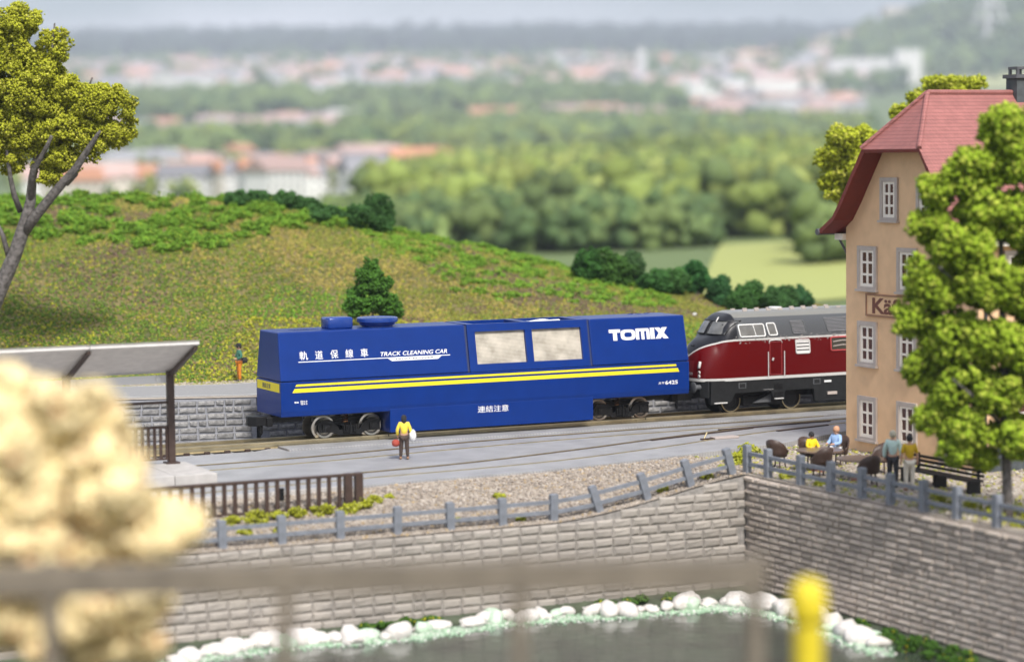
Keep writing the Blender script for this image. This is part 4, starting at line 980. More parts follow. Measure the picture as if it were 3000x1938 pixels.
# ================================================================== INN
HX0, HX1, HYL, HYR, HZ0 = 20.67, 33.0, -9.89, -18.74, -0.47; HC = (HYL + HYR) / 2
inn_ = thing('house', 'tall beige inn with steep red half hipped roof beside the track', 'house', (26, HC, HZ0))
prof = [(0, 13.77), (1.95, 11.62), (3.0, 10.25), (3.45, 9.65), (4.05, 8.95), (5.0, 8.42)]
wallprof = [(4.425, HZ0), (4.425, 8.5), (3.9, 8.9), (3.3, 9.55), (2.85, 10.2), (1.85, 11.5), (-1.85, 11.5), (-2.85, 10.2), (-3.3, 9.55), (-3.9, 8.9), (-4.425, 8.5), (-4.425, HZ0)]
mb = MB(); mb.prism(wallprof, lambda w_, z: (HX0, HC - w_, z), lambda w_, z: (HX1, HC - w_, z)); walls = mb.build('wall', M['stucco'], inn_)
mb = MB(); XF, XR = 19.75, 33.6
for s_ in (-1, 1):
    y = lambda h: HC + s_ * h
    mb.add([(21.5, y(0), 13.77), (XR, y(0), 13.77), (XR, y(1.95), 11.62), (XF, y(1.95), 11.62)], [(0, 1, 2, 3)])
    for (h0, z0), (h1, z1) in zip(prof[1:-1], prof[2:]): mb.add([(XF, y(h0), z0), (XR, y(h0), z0), (XR, y(h1), z1), (XF, y(h1), z1)], [(0, 1, 2, 3)])
mb.add([(21.5, HC, 13.77), (XF, HC - 1.95, 11.62), (XF, HC + 1.95, 11.62)], [(0, 1, 2)])
import bmesh
roof = mb.build('roof', [M['tile'], M['soffit']], inn_, fix=False)
bm = bmesh.new(); bm.from_mesh(roof.data); bmesh.ops.remove_doubles(bm, verts=bm.verts, dist=.001); bmesh.ops.recalc_face_normals(bm, faces=bm.faces)
if sum(f.normal.z for f in bm.faces) < 0: bmesh.ops.reverse_faces(bm, faces=bm.faces)
bm.to_mesh(roof.data); bm.free()
md = roof.modifiers.new('thick', 'SOLIDIFY'); md.thickness = .18; md.offset = -1; md.material_offset = 1; md.material_offset_rim = 1
def ridge(p, q, nm='ridge_tiles'):
    mb = MB(); mb.tube([p, q], .10, 8); return mb.build(nm, M['tile'], roof)
ridge((21.5, HC, 13.8), (XR, HC, 13.8)); ridge((21.5, HC, 13.8), (XF, HC - 1.95, 11.66)); ridge((21.5, HC, 13.8), (XF, HC + 1.95, 11.66))
mb = MB(); mb.box(25.5, 26.2, -14.65, -13.95, 12.9, 14.35); ch = mb.build('chimney', M['plinth'], roof); mb = MB(); mb.box(25.4, 26.3, -14.75, -13.85, 14.35, 14.5); mb.build('chimney_cap', M['gutter'], roof)
mb = MB(); mb.box(25.55, 26.15, -14.6, -14.0, 14.7, 14.8); mb.box(25.56, 25.66, -14.59, -14.49, 14.5, 14.7); mb.box(26.04, 26.14, -14.59, -14.49, 14.5, 14.7); mb.box(25.56, 25.66, -14.11, -14.01, 14.5, 14.7); mb.box(26.04, 26.14, -14.11, -14.01, 14.5, 14.7); mb.build('chimney_hood', M['gutter'], roof)
for s_ in (-1, 1):
    y = HC + s_ * 5.08; mb = MB(); mb.tube([(XF - .05, y, 8.33), (XR, y, 8.33)], .13, 10); mb.build('gutter', M['gutter'], inn_)
    mb = MB(); mb.tube([(20.75, y, 8.25), (20.8, y - s_ * .03, 7.95), (20.9, HC + s_ * 4.62, 7.35), (20.95, HC + s_ * 4.52, 7.0), (20.95, HC + s_ * 4.50, HZ0)], .055, 8); mb.build('downpipe', M['gutter'], inn_, smooth=True)
    mb = MB(); mb.box(20.5, 33, min(HC + s_ * 4.43, HC + s_ * 5.0), max(HC + s_ * 4.43, HC + s_ * 5.0), 8.0, 8.25); mb.build('eaves_board', M['sash'], inn_)
def window(fm, uc, z0, z1, wd, par):
    """fm(u, z, out) -> world"""
    u0, u1 = uc - wd / 2, uc + wd / 2; b_ = .17
    def bx(u0_, u1_, za, zb, o0, o1): 
        c = [fm(a, z, o) for o in (o0, o1) for a, z in ((u0_, za), (u1_, za), (u1_, zb), (u0_, zb))]
        m_ = MB(); m_.add(c, [(0, 1, 2, 3), (7, 6, 5, 4), (0, 4, 5, 1), (1, 5, 6, 2), (2, 6, 7, 3), (3, 7, 4, 0)]); return m_
    def join(l):
        m_ = MB()
        for q in l: m_.add(q.v, q.f)
        return m_
    wn = join([bx(u0, u0 + b_, z0, z1, -.02, .09), bx(u1 - b_, u1, z0, z1, -.02, .09), bx(u0 + b_, u1 - b_, z1 - b_, z1, -.02, .085), bx(u0 + b_, u1 - b_, z0, z0 + b_ * .7, -.02, .085)]).build('window', M['winframe'], par)
    bx(u0 - .06, u1 + .06, z0 - .08, z0 + .005, -.02, .16).build('sill', M['winframe'], wn)
    i0, i1, j0, j1 = u0 + b_, u1 - b_, z0 + b_ * .7, z1 - b_
    um = (i0 + i1) / 2; s_ = .15
    g_ = [bx(i0, i0 + s_, j0, j1, -.01, .045), bx(i1 - s_, i1, j0, j1, -.01, .045), bx(um - .06, um + .06, j0, j1, -.01, .046), bx(i0 + s_, i1 - s_, j0, j0 + s_ * .8, -.01, .044), bx(i0 + s_, i1 - s_, j1 - s_ * .6, j1, -.01, .044)]
    for k in (1, 2): zc = j0 + (j1 - j0) * k / 3; g_.append(bx(i0 + s_, i1 - s_, zc - .045, zc + .045, -.01, .043))
    join(g_).build('sash', M['sash'], wn)
    for a, c in ((i0 + s_, um - .06), (um + .06, i1 - s_)):
        for k in range(3):
            za, zb = j0 + (j1 - j0) * k / 3, j0 + (j1 - j0) * (k + 1) / 3
            bx(a, c, za + .02, zb - .02, -.01, .015).build('pane', M['pane'], wn)
gm = lambda u, z, o: (HX0 - o, HYL - u, z)
for z0, z1 in ((.05, 1.80), (3.05, 4.80), (6.07, 7.80)):
    for uc in (1.58, 4.32, 7.08):
        if z0 < 1 and uc > 7: continue
        window(gm, uc, z0, z1, 1.33, walls)
for uc in (3.1, 5.55): window(gm, uc, 8.84, 10.52, 1.19, walls)
fmY = lambda u, z, o: (HX0 + u, HYR - o, z)
for z0, z1 in ((.7, 2.3), (3.05, 4.80), (6.07, 7.80)):
    for uc in (1.8, 4.7, 7.6, 10.5): window(fmY, uc, z0, z1, 1.33, walls)
mb = MB(); mb.box(HX0 - .06, HX1 + .06, HYR - .07, HYR - .002, HZ0, .42); mb.build('plinth', M['plinth'], inn_)
def gbox(u0, u1, z0, z1, o0, o1): return MB().box(HX0 - o1, HX0 - o0, HYL - u1, HYL - u0, z0, z1)
d_ = gbox(6.45, 7.75, HZ0, 1.75, -.02, .08).build('door', M['winframe'], inn_, bevel=.01); gbox(6.62, 7.58, HZ0 + .02, 1.6, .08, .11).build('door_leaf', mat('grey_door', (0.30, 0.25, 0.22), 0.6, var=.2, scale=3), d_); gbox(7.42, 7.5, .45, .6, .11, .17).build('handle', M['gutter'], d_)
sg = gbox(1.5, 7.2, 5.02, 5.93, .0, .05).build('sign_board', M['stucco'], inn_)
brn = mat('sign_brown', (0.16, 0.05, 0.03), 0.7)
mb = MB()
for a in ((1.5, 7.2, 5.02, 5.10), (1.5, 7.2, 5.85, 5.93), (1.5, 1.58, 5.10, 5.85), (7.12, 7.2, 5.10, 5.85)):
    q = gbox(*a, .05, .085); mb.add(q.v, q.f)
mb.build('sign_border', mat('sign_edge', (0.30, 0.16, 0.09), 0.7), sg)
text_on('Käfle', (1.95, 4.6, 5.14, 5.78), lambda u, z, o: (HX0 - .055 - o, HYL - u, z), 'sign_lettering', brn, sg, bold=.03)
mb = MB(); mb.box(16.9, 17.5, -23.4, -19.0, -.02, .06); bn = thing('bench', 'long low black bench in front of the inn door', 'bench', (17.2, -21.2, -.46))
mb.build('seat', M['black'], bn, bevel=.02)
for y in (-23.2, -21.2, -19.2): mb = MB(); mb.box(16.95, 17.45, y - .08, y + .08, -.47, -.02); mb.build('leg', M['black'], bn)
for k in range(3): mb = MB(); mb.box(17.46, 17.52, -23.4, -19.0, .12 + .16 * k, .22 + .16 * k); mb.build('back_slat', M['black'], bn)
for y in (-23.0, -19.4): mb = MB(); mb.box(17.52, 17.58, y - .05, y + .05, -.02, .6); mb.build('back_post', M['black'], bn)

# ---- cafe furniture
def table(x, y, label):
    t = thing('cafe_table', label, 'table', (x, y, -.46))
    mb = MB(); mb.lathe((x, y, .28), (0, 0, 1), [(.85, 0), (.9, .03), (.88, .07), (.1, .07)], 28); mb.build('table_top', mat('table_brown', (0.13, 0.085, 0.06), .35) if 'table_brown' not in bpy.data.materials else bpy.data.materials['table_brown'], t)
    mb = MB(); mb.tube([(x, y, -.4), (x, y, .28)], .07, 8); mb.build('pedestal', bpy.data.materials.get('red_leg') or mat('red_leg', (0.28, .07, .03), .5), t)
    mb = MB(); mb.lathe((x, y, -.46), (0, 0, 1), [(.4, 0), (.4, .04), (.1, .08)], 20); mb.build('foot', bpy.data.materials['red_leg'], t)
table(16.0, -15.2, 'round brown cafe table with two people seated at it'); table(15.9, -18.1, 'round brown cafe table with nobody seated near the couple')
def chair(x, y, rz, label, s=1.25):
    """high-backed bucket chair, back towards local +y"""
    c = thing('cafe_chair', label, 'chair', (x, y, -.46), rz, 'brown bucket chairs on the cafe terrace'); c.scale = (s, s, s)
    mb = MB(); mb.lathe((0, 0, .36), (0, 0, 1), [(.2, 0), (.27, .02), (.28, .07), (.1, .09)], 18); mb.build('seat', M['brown'], c, local=True)
    P_ = []
    for i in range(11):
        t = R(-20 + 220 * i / 10); r_ = .29; hh = .45 + .36 * max(0, math.sin(t)) ** .6
        P_.append([(r_ * math.cos(t) * (1 + .06 * j), r_ * math.sin(t) * (1 + .12 * j), .36 + (hh - .36 + .1) * j / 3) for j in range(4)])
    mb = MB(); mb.grid(P_); o = mb.build('backrest', M['brown'], c, local=True, smooth=True); md = o.modifiers.new('t', 'SOLIDIFY'); md.thickness = .035
    for a in (45, 135, 225, 315):
        mb = MB(); mb.tube([(.2 * math.cos(R(a)), .2 * math.sin(R(a)), .38), (.26 * math.cos(R(a)), .26 * math.sin(R(a)), 0)], .025, 6); mb.build('leg', M['brown'], c, local=True)
chair(15.05, -13.7, R(120), 'brown bucket chair by the fence corner, standing empty'); chair(15.1, -16.7, R(180), 'brown bucket chair with its back to the fence at the occupied table')
chair(17.4, -14.3, R(-60), 'brown bucket chair behind the person in blue'); chair(17.5, -17.1, R(-60), 'brown bucket chair against the inn wall at the empty table'); chair(15.3, -19.5, R(170), 'brown bucket chair beside the standing couple')
chair(16.2, -14.15, R(0), 'brown bucket chair under the seated person in yellow')

# ================================================================== PEOPLE
def skin_mesh(name, pts, edges, root, m, sub=1):
    keys = list(pts); me = bpy.data.meshes.new(name); me.from_pydata([pts[k][:3] for k in keys], [(keys.index(a), keys.index(b_)) for a, b_ in edges], [])
    ob = bpy.data.objects.new(name, me); COL.objects.link(ob)
    ob.modifiers.new('s', 'SKIN').use_smooth_shade = True
    md = ob.modifiers.new('u', 'SUBSURF'); md.levels = sub; md.render_levels = sub
    for i, k in enumerate(keys):
        sv = me.skin_vertices[0].data[i]; r_ = pts[k][3]; sv.radius = (r_, r_) if not isinstance(r_, tuple) else r_; sv.use_root = (k == root)
    dg = bpy.context.evaluated_depsgraph_get(); dg.update(); out = bpy.data.meshes.new_from_object(ob.evaluated_get(dg)); out.name = name
    bpy.data.objects.remove(ob); bpy.data.meshes.remove(me); out.materials.clear(); out.materials.append(m); return out
def base_pose():
    p = {'pel': (0, 0, .95, .125), 'waist': (0, 0, 1.10, .115), 'chest': (0, 0, 1.30, .145), 'neck': (0, 0, 1.47, .055), 'head': (0, -.015, 1.585, .082), 'top': (0, -.005, 1.69, .072), 'nose': (0, -.105, 1.585, .014)}
    for s_, n_ in ((-1, 'r'), (1, 'l')):
        p.update({'sh' + n_: (s_ * .17, 0, 1.41, .062), 'el' + n_: (s_ * .24, .02, 1.14, .045), 'wr' + n_: (s_ * .26, -.04, .90, .032), 'ha' + n_: (s_ * .26, -.06, .83, .034),
                  'hi' + n_: (s_ * .09, 0, .88, .092), 'kn' + n_: (s_ * .10, -.01, .49, .06), 'an' + n_: (s_ * .10, .01, .09, .042), 'to' + n_: (s_ * .11, -.13, .04, .036)})
    return p
def person(label, loc, rz, pose, shirt, legs, hair, shoes, sleeves=True, hairlong=False, scale=1.0, long_legs=True):
    p = base_pose(); p.update(pose)
    t = thing('person', label, 'person', loc, rz); t.scale = (scale,) * 3
    E = [('pel', 'waist'), ('waist', 'chest'), ('chest', 'neck'), ('neck', 'head'), ('head', 'top'), ('head', 'nose')]
    q = dict(p)
    for n_ in 'rl':
        E += [('chest', 'sh' + n_), ('sh' + n_, 'el' + n_), ('el' + n_, 'wr' + n_), ('wr' + n_, 'ha' + n_), ('pel', 'hi' + n_), ('hi' + n_, 'kn' + n_), ('kn' + n_, 'an' + n_), ('an' + n_, 'to' + n_)]
        w_, h_ = Vector(p['wr' + n_][:3]), Vector(p['ha' + n_][:3]); d = (h_ - w_).normalized(); sd_ = Vector((0, 1, 0)) - d * d.y
        sd_ = sd_.normalized() if sd_.length > .2 else Vector((1, 0, 0))
        for k, (of, ln) in enumerate(((-.024, .062), (-.008, .075), (.008, .07), (.024, .055))):
            a = h_ + sd_ * of + d * .02; b_ = h_ + sd_ * of * 1.15 + d * ln * .7; c = h_ + sd_ * of * 1.1 + d * ln + Vector((0, -.012, 0))
            q['f%d%sa' % (k, n_)] = (*a, .0095); q['f%d%sb' % (k, n_)] = (*b_, .0085); q['f%d%sc' % (k, n_)] = (*c, .0075)
            E += [('ha' + n_, 'f%d%sa' % (k, n_)), ('f%d%sa' % (k, n_), 'f%d%sb' % (k, n_)), ('f%d%sb' % (k, n_), 'f%d%sc' % (k, n_))]
        a = w_ + d * .035 - sd_ * .04; b_ = a + d * .04 - sd_ * .012; q['t' + n_ + 'a'] = (*a, .0105); q['t' + n_ + 'b'] = (*b_, .009)
        E += [('wr' + n_, 't' + n_ + 'a'), ('t' + n_ + 'a', 't' + n_ + 'b')]
    link('body', skin_mesh('body', q, E, 'pel', M['skin']), t)
    g_ = lambda ks, d: {k: (*p[k][:3], p[k][3] + d) for k in ks}
    sh_k = ['pel', 'waist', 'chest', 'shr', 'shl', 'elr', 'ell']; e2 = [('pel', 'waist'), ('waist', 'chest'), ('chest', 'shr'), ('chest', 'shl'), ('shr', 'elr'), ('shl', 'ell')]
    if sleeves:
        sh_k += ['wrr', 'wrl']; e2 += [('elr', 'wrr'), ('ell', 'wrl')]
    link('shirt', skin_mesh('shirt', g_(sh_k, .022), e2, 'pel', shirt), t)
    lk = ['pel', 'hir', 'hil', 'knr', 'knl'] + (['anr', 'anl'] if long_legs else []); e3 = [('pel', 'hir'), ('pel', 'hil'), ('hir', 'knr'), ('hil', 'knl')] + ([('knr', 'anr'), ('knl', 'anl')] if long_legs else [])
    tr = g_(lk, .02); tr['pel'] = (*p['pel'][:3], p['pel'][3] + .012); link('trousers', skin_mesh('trousers', tr, e3, 'pel', legs), t)
    h0 = Vector(p['head'][:3]); up = (Vector(p['top'][:3]) - h0).normalized()
    mb = MB(); c = h0 + Vector((0, .022, .035)); n1, n2 = 14, 9; P_ = []
    for i in range(n2 + 1):
        ph = math.pi * i / n2; rr = .118 * math.sin(ph) ** .8 if 0 < i < n2 else .002; P_.append([(c.x + rr * .92 * math.cos(2 * math.pi * k / n1), c.y + rr * 1.04 * math.sin(2 * math.pi * k / n1), c.z + (.135 if math.cos(ph) > 0 else (.26 if hairlong else .10)) * math.cos(ph)) for k in range(n1 + 1)])
    mb.grid(P_); link('hair', mb.mesh('hair', hair, smooth=True), t)
    for n_ in 'rl':
        a = Vector(p['an' + n_][:3]); b_ = Vector(p['to' + n_][:3]); mb = MB(); mb.tube([a + (a - b_) * .35 + Vector((0, 0, -.035)), a + Vector((0, 0, -.03)), b_, b_ + (b_ - a) * .15], [.035, .052, .05, .03], 10); link('shoe', mb.mesh('shoe', shoes, smooth=True), t)
        mb = MB(); e = h0 + Vector(((-.032 if n_ == 'r' else .032), -.085, .012)); mb.lathe(e, (0, -1, 0), [(.011, 0), (.008, .006), (.002, .008)], 8); link('eye', mb.mesh('eye', M['black']), t)
        mb = MB(); e = h0 + Vector(((-.088 if n_ == 'r' else .088), .0, 0)); mb.lathe(e, ((-1 if n_ == 'r' else 1), .3, 0), [(.028, -.01), (.03, .005), (.012, .012)], 10); link('ear', mb.mesh('ear', M['skin']), t)
    mb = MB(); mb.tube([h0 + Vector((-.025, -.082, -.045)), h0 + Vector((0, -.088, -.047)), h0 + Vector((.025, -.082, -.045))], .008, 6); link('mouth', mb.mesh('mouth', mat('lips', (.35, .12, .1), .5) if 'lips' not in bpy.data.materials else bpy.data.materials['lips']), t)
    return t
def cloth(nm, c): return bpy.data.materials.get(nm) or mat(nm, c, .8, var=.12, scale=6)
blk = cloth('black_hair', (.018, .017, .018)); 
# woman with bags, seen from behind
wm = person('person in yellow jumper and brown trousers walking with a red and a white bag', (3.05, -5.55, -0.247), R(160), {'elr': (-.25, .05, 1.16, .05), 'wrr': (-.30, 0, .93, .034), 'har': (-.31, -.01, .86, .034), 'ell': (.27, .04, 1.15, .05), 'wrl': (.25, -.06, .93, .034), 'hal': (.24, -.08, .86, .034),
             'anr': (-.13, .02, .09, .045), 'tor': (-.15, -.12, .04, .036), 'knr': (-.11, 0, .49, .07), 'anl': (.14, -.05, .09, .045), 'tol': (.15, -.18, .04, .036), 'knl': (.12, -.05, .49, .07), 'pel': (0, 0, .95, .14), 'waist': (0, 0, 1.12, .135), 'chest': (0, 0, 1.32, .16)},
             cloth('yellow_knit', (.78, .62, .06)), cloth('brown_trousers', (.06, .04, .032)), blk, cloth('tan_shoe', (.35, .2, .12)), hairlong=True)
mb = MB(); mb.lathe((.33, 0, .66), (0, 0, 1), [(.04, -.15), (.13, -.12), (.16, -.02), (.14, .08), (.07, .13)], 16); smooth_by_angle(link('red_bag', mb.mesh('red_bag', cloth('red_leather', (.36, .06, .04)))), 60)
def hold(o, t, lab, cat):
    o.location = t.location; o.rotation_euler = t.rotation_euler; o.scale = t.scale; tag(o, lab, cat)
hold(bpy.data.objects['red_bag'], wm, 'round dark red bag hanging from the hand of the walker', 'bag'); bpy.data.objects['red_bag'].name = 'handbag'
mb = MB(); mb.lathe((-.33, .0, .93), (0, 0, 1), [(.05, -.22), (.13, -.18), (.15, 0), (.11, .17), (.04, .24)], 16); o = link('shoulder_bag', mb.mesh('shoulder_bag', cloth('white_canvas', (.75, .75, .76)))); smooth_by_angle(o, 60); hold(o, wm, 'white bag under the arm of the walker in yellow', 'bag')
# man at the road
mn = person('person in orange trousers and green jacket standing beyond the road', (2.45, 12.25, 1.40), R(-95), {'elr': (-.24, -.04, 1.16, .05), 'wrr': (-.12, -.20, 1.20, .034), 'har': (-.06, -.24, 1.24, .034), 'ell': (.25, .06, 1.15, .055), 'wrl': (.14, -.15, 1.06, .034), 'hal': (.07, -.21, 1.08, .034)},
            cloth('green_jacket', (.045, .16, .11)), cloth('orange_trousers', (.62, .20, .02)), blk, cloth('dark_shoe', (.03, .035, .03)))
mb = MB(); mb.lathe((0, -.01, 1.70), (0, 0, 1), [(.125, -.06), (.13, -.02), (.11, .05), (.05, .085)], 16); mb.box(-.08, .08, -.24, -.1, 1.655, 1.675); link('cap', mb.mesh('cap', blk), mn)
mb = MB(); mb.lathe((.1, .22, 1.0), (0, 0, 1), [(.06, -.14), (.14, -.10), (.15, .04), (.08, .13)], 14); o = link('satchel', mb.mesh('satchel', blk)); smooth_by_angle(o, 60); hold(o, mn, 'black satchel on the hip of the person in orange trousers', 'bag')
# couple
person('person in pale mint coat standing beside the fence on the terrace', (15.7, -20.45, -.45), R(140), {'ell': (.25, 0, 1.14, .05)}, cloth('mint_coat', (.50, .66, .62)), cloth('black_trousers', (.03, .03, .035)), cloth('grey_hair', (.45, .42, .33)), cloth('dark_shoe', (.03, .035, .03)), scale=1.18)
person('person in mustard top and cream trousers standing beside the fence on the terrace', (15.75, -21.4, -.45), R(160), {}, cloth('mustard_top', (.58, .38, .01)), cloth('cream_trousers', (.72, .66, .55)), blk, cloth('tan_shoe', (.35, .2, .12)), sleeves=False, scale=1.15)
sit = {}
for n_, s_ in (('r', -1), ('l', 1)): sit.update({'hi' + n_: (s_ * .09, -.02, .58, .092), 'kn' + n_: (s_ * .12, -.42, .55, .062), 'an' + n_: (s_ * .12, -.40, .12, .042), 'to' + n_: (s_ * .13, -.53, .06, .036), 'sh' + n_: (s_ * .17, 0, 1.05, .062), 'el' + n_: (s_ * .25, -.08, .82, .047), 'wr' + n_: (s_ * .14, -.30, .80, .033), 'ha' + n_: (s_ * .10, -.36, .80, .033)})
sit.update({'pel': (0, 0, .60, .13), 'waist': (0, 0, .75, .12), 'chest': (0, 0, .94, .145), 'neck': (0, 0, 1.11, .055), 'head': (0, -.015, 1.225, .082), 'top': (0, -.005, 1.33, .072), 'nose': (0, -.105, 1.225, .014)})
person('person in yellow with black hair sitting at the round table', (16.2, -14.3, -.46), R(0), sit, cloth('bright_yellow', (.75, .55, .01)), cloth('black_trousers', (.03, .03, .035)), blk, cloth('dark_shoe', (.03, .035, .03)))
person('bald person in light blue shirt sitting at the round table', (17.25, -14.4, -.46), R(-75), sit, cloth('light_blue_shirt', (.30, .45, .70)), cloth('white_trousers', (.7, .7, .7)), cloth('bald_skin', (.55, .30, .18)), cloth('dark_shoe', (.03, .035, .03)), scale=1.12)

# ================================================================== OVERLOOK RAILING AND YELLOW POST
x0, y0 = VW(-2.06, 36.0); rr_ = thing('overlook_railing', 'brown timber overlook railing in front of the pond, far out of focus', 'railing', (x0, y0, 1.95), R(-YAW))
for L in (-10.58, -7.0, -3.46, .08, 3.63):
    mb = MB(); mb.box(L + 2.06 - .12, L + 2.06 + .12, -.12, .12, -.05, 3.56); mb.build('post', M['brown2'], rr_, local=True, bevel=.01)
mb = MB(); mb.box(-10.3, 5.85, -.16, .16, 3.02, 3.50); mb.build('handrail', M['brown2'], rr_, local=True, bevel=.02)
x0, y0 = VW(4.64, 37.8); yp = thing('marker_post', 'bright yellow marker post with rounded head near the railing end', 'post', (x0, y0, 1.95))
mb = MB(); mb.lathe((x0, y0, 1.9), (0, 0, 1), [(.24, 0), (.24, 2.10), (.23, 2.15), (.20, 2.18)], 20); mb.build('shaft', M['yellowpost'], yp, smooth=False)
mb = MB(); mb.lathe((x0, y0, 4.06), (0, 0, 1), [(.18, 0), (.26, .04), (.295, .16), (.295, .46), (.25, .63), (.14, .73), (.01, .76)], 20); mb.build('head', M['yellowpost'], yp, smooth=True)

# ================================================================== TREES AND SHRUBS
def V3(L, z, D): x, y = VW(L, D); return (x, y, z)
def foliage(name, clumps, n, size, col, parent=None, alt=None, p=.0, sub=14, subr=.42, var=.28, shape='tet', m=None):
    pts, s = blob_points(clumps, n, sub, subr); v, f, c = scatter(pts, size * (.6 + .8 * RNG.random(len(pts))), tint(len(pts), col, var, alt, p, s), shape)
    off = np.array(wloc(parent)) if parent else 0
    return link(name, arr_mesh(name, v - off, f, m or M['leaf'], c), parent)
def tree(label, base, D, branches, clumps, n, size, col, group=None, dvar=1.0, alt=None, p=.0, cat='tree', name='tree', sub=14, subr=.42):
    """branches: lists of (lateral, z, radius) at depth D; clumps: (lateral, z, r_lat, r_z)"""
    t = thing(name, label, cat, V3(*base, D), group=group)
    for k, b_ in enumerate(branches):
        mb = MB(); dd = 0 if k == 0 else (-1.6 if k < 3 else random.uniform(-.9, .3)); nb = len(b_)
        mb.tube([V3(L, z, D + dd * i / max(1, nb - 1)) for i, (L, z, r_) in enumerate(b_)], [r_ * .76 for *_, r_ in b_], 12 if k < 3 else 8)
        mb.build('trunk' if k == 0 else 'branch', M['bark'], t, smooth=True)
    cl = []
    for L, z, rl, rz_ in clumps:
        rl, rz_ = rl * .93, rz_ * .93
        for dd in ((-1, 1) if rl > .8 else (random.choice((-.6, .6)),)):
            cl.append((V3(L + random.uniform(-.15, .15), z + random.uniform(-.1, .1), D + dvar * dd * rl * random.uniform(.3, 1.0)), (rl, rl, rz_)))
    foliage('crown', cl, n, size, col, t, alt, p, sub, subr); return t
LT = [(-22.3, 17.94, 1.18, .86), (-20.92, 16.84, .86, .94), (-22.95, 16.71, 1.26, 1.41), (-21.57, 15.76, 1.26, 1.02), (-22.38, 14.53, 1.49, 1.1), (-23.21, 12.98, 1.26, 1.41), (-20.99, 14.2, .94, .94), (-20.35, 14.82, .94, .78), (-21.96, 12.65, .94, .94), (-22.93, 11.57, .86, .78), (-20.7, 12.95, 1.02, .86), (-19.77, 12.94, 1.02, .94), (-18.79, 14.33, 1.18, .94), (-17.94, 14.01, .86, 1.02), (-18.21, 12.77, .94, .78), (-19.16, 12.16, .86, .78), (-17.57, 13.07, .47, .78), (-20.27, 11.54, .94, .71), (-21.52, 11.56, .63, .78), (-24.25, 15.02, 1.41, 1.88), (-24.63, 12.37, 1.41, 1.41), (-19.59, 13.72, .78, .71), (-20.91, 10.85, .71, .47)]
LB = [[(-26.06, .9, .56), (-24.56, 3.42, .487), (-23.55, 5.7, .471), (-22.8, 7.34, .424), (-22.3, 8.75, .392), (-22.04, 9.69, .314), (-21.93, 10.78, .251), (-21.63, 12.03, .204), (-21.35, 13.58, .141), (-20.94, 16.07, .078), (-20.74, 17.8, .047)],
      [(-22.39, 8.28, .345), (-21.74, 9.06, .314), (-20.77, 10.14, .283), (-19.73, 11.22, .235), (-18.84, 12.46, .157), (-18.52, 12.85, .078)], [(-22.07, 9.53, .22), (-21.77, 11.09, .188), (-21.12, 12.02, .141), (-20.71, 12.64, .094)],
      [(-22.52, 9.22, .188), (-22.74, 10.01, .173), (-22.83, 10.79, .141), (-22.92, 12.04, .094)], [(-23.08, 7.03, .188), (-23.33, 8.13, .141), (-23.63, 8.92, .094)], [(-20.37, 10.45, .141), (-19.89, 10.91, .157), (-19.64, 11.54, .094)], [(-20.06, 13.57, .126), (-19.33, 14.65, .094), (-19.02, 15.3, .047)]]
tree('leaning tree with forked grey trunk and olive foam foliage beside the road', (-26.06, 1.3), 111, LB, LT, 75000, .075, (.43, .45, .035), alt=(.58, .57, .09), p=.10, dvar=.55, sub=20, subr=.30)
RT = [(15.59, 12.18, .87, .76), (16.14, 11.2, .98, .87), (14.84, 10.89, .87, .76), (13.75, 10.25, .76, .65), (15.06, 9.58, .98, .87), (16.26, 9.35, .87, .98), (13.32, 9.17, .76, .65), (14.19, 8.5, .98, .87), (12.88, 7.65, .65, .65), (13.54, 7.09, .87, .76), (15.06, 7.4, 1.09, .98), (16.27, 7.06, .98, .98), (12.89, 6.22, .76, .65), (13.98, 5.67, .98, .87), (15.29, 5.43, .98, .87), (16.49, 5.2, .98, .98), (13.32, 4.58, .65, .65), (14.2, 4.02, .98, .87), (15.51, 3.78, .98, .87), (13.55, 3.15, .76, .65), (14.64, 2.58, .87, .76), (15.96, 2.46, .87, .65), (13.99, 1.93, .65, .54), (15.08, 1.59, .49, .44), (17.24, 8.69, 1.09, 2.18), (17.37, 4.31, 1.09, 1.63), (18.3, 6.5, 1.0, 1.8)]
tree('bright green leafy tree standing on the terrace in front of the inn', (15.9, -.45), 77, [[(15.9, -.6, .26), (15.86, .8, .22), (15.8, 2.5, .2), (15.7, 6, .16), (15.6, 10, .08), (15.5, 12, .04)], [(15.8, 2.6, .1), (14.8, 3.6, .07), (13.8, 4.4, .04)], [(15.75, 4.5, .1), (16.6, 5.6, .06), (17.4, 6.6, .04)], [(15.7, 5.8, .09), (14.4, 7.2, .06), (13.3, 8, .03)]],
     RT, 66000, .11, (.29, .41, .03), alt=(.46, .54, .07), p=.22, sub=26, subr=.32)
BT1 = [(17.34, 11.99, 1.07, .89), (18.41, 12.33, .89, .71), (16.63, 11.11, .8, .89), (17.7, 10.57, 1.25, 1.07), (16.98, 9.69, .8, .8), (18.59, 10.91, 1.07, 1.07), (19.65, 9.48, 1.07, 1.43)]
BT2 = [(22.49, 15.03, 1.07, .62), (23.73, 14.84, .89, .53), (21.25, 14.25, .71, .62), (20.36, 13.55, .62, .53), (21.78, 14.07, 1.07, .71), (23.2, 14.05, 1.43, .89), (22.3, 12.6, 1.5, 1.2), (23.6, 12.2, 1.4, 1.3)]
hz = lambda L, D: float(hill_z(L, D))
tree('olive green tree behind the inn whose crown shows beside the eaves', (18.3, hz(18.3, 126)), 126, [[(18.6, hz(18.6, 126) - .3, .3), (18.5, 5, .25), (18.2, 8, .18), (17.8, 11, .07)]], BT1, 9000, .12, (.42, .47, .035), alt=(.6, .6, .1), p=.12)
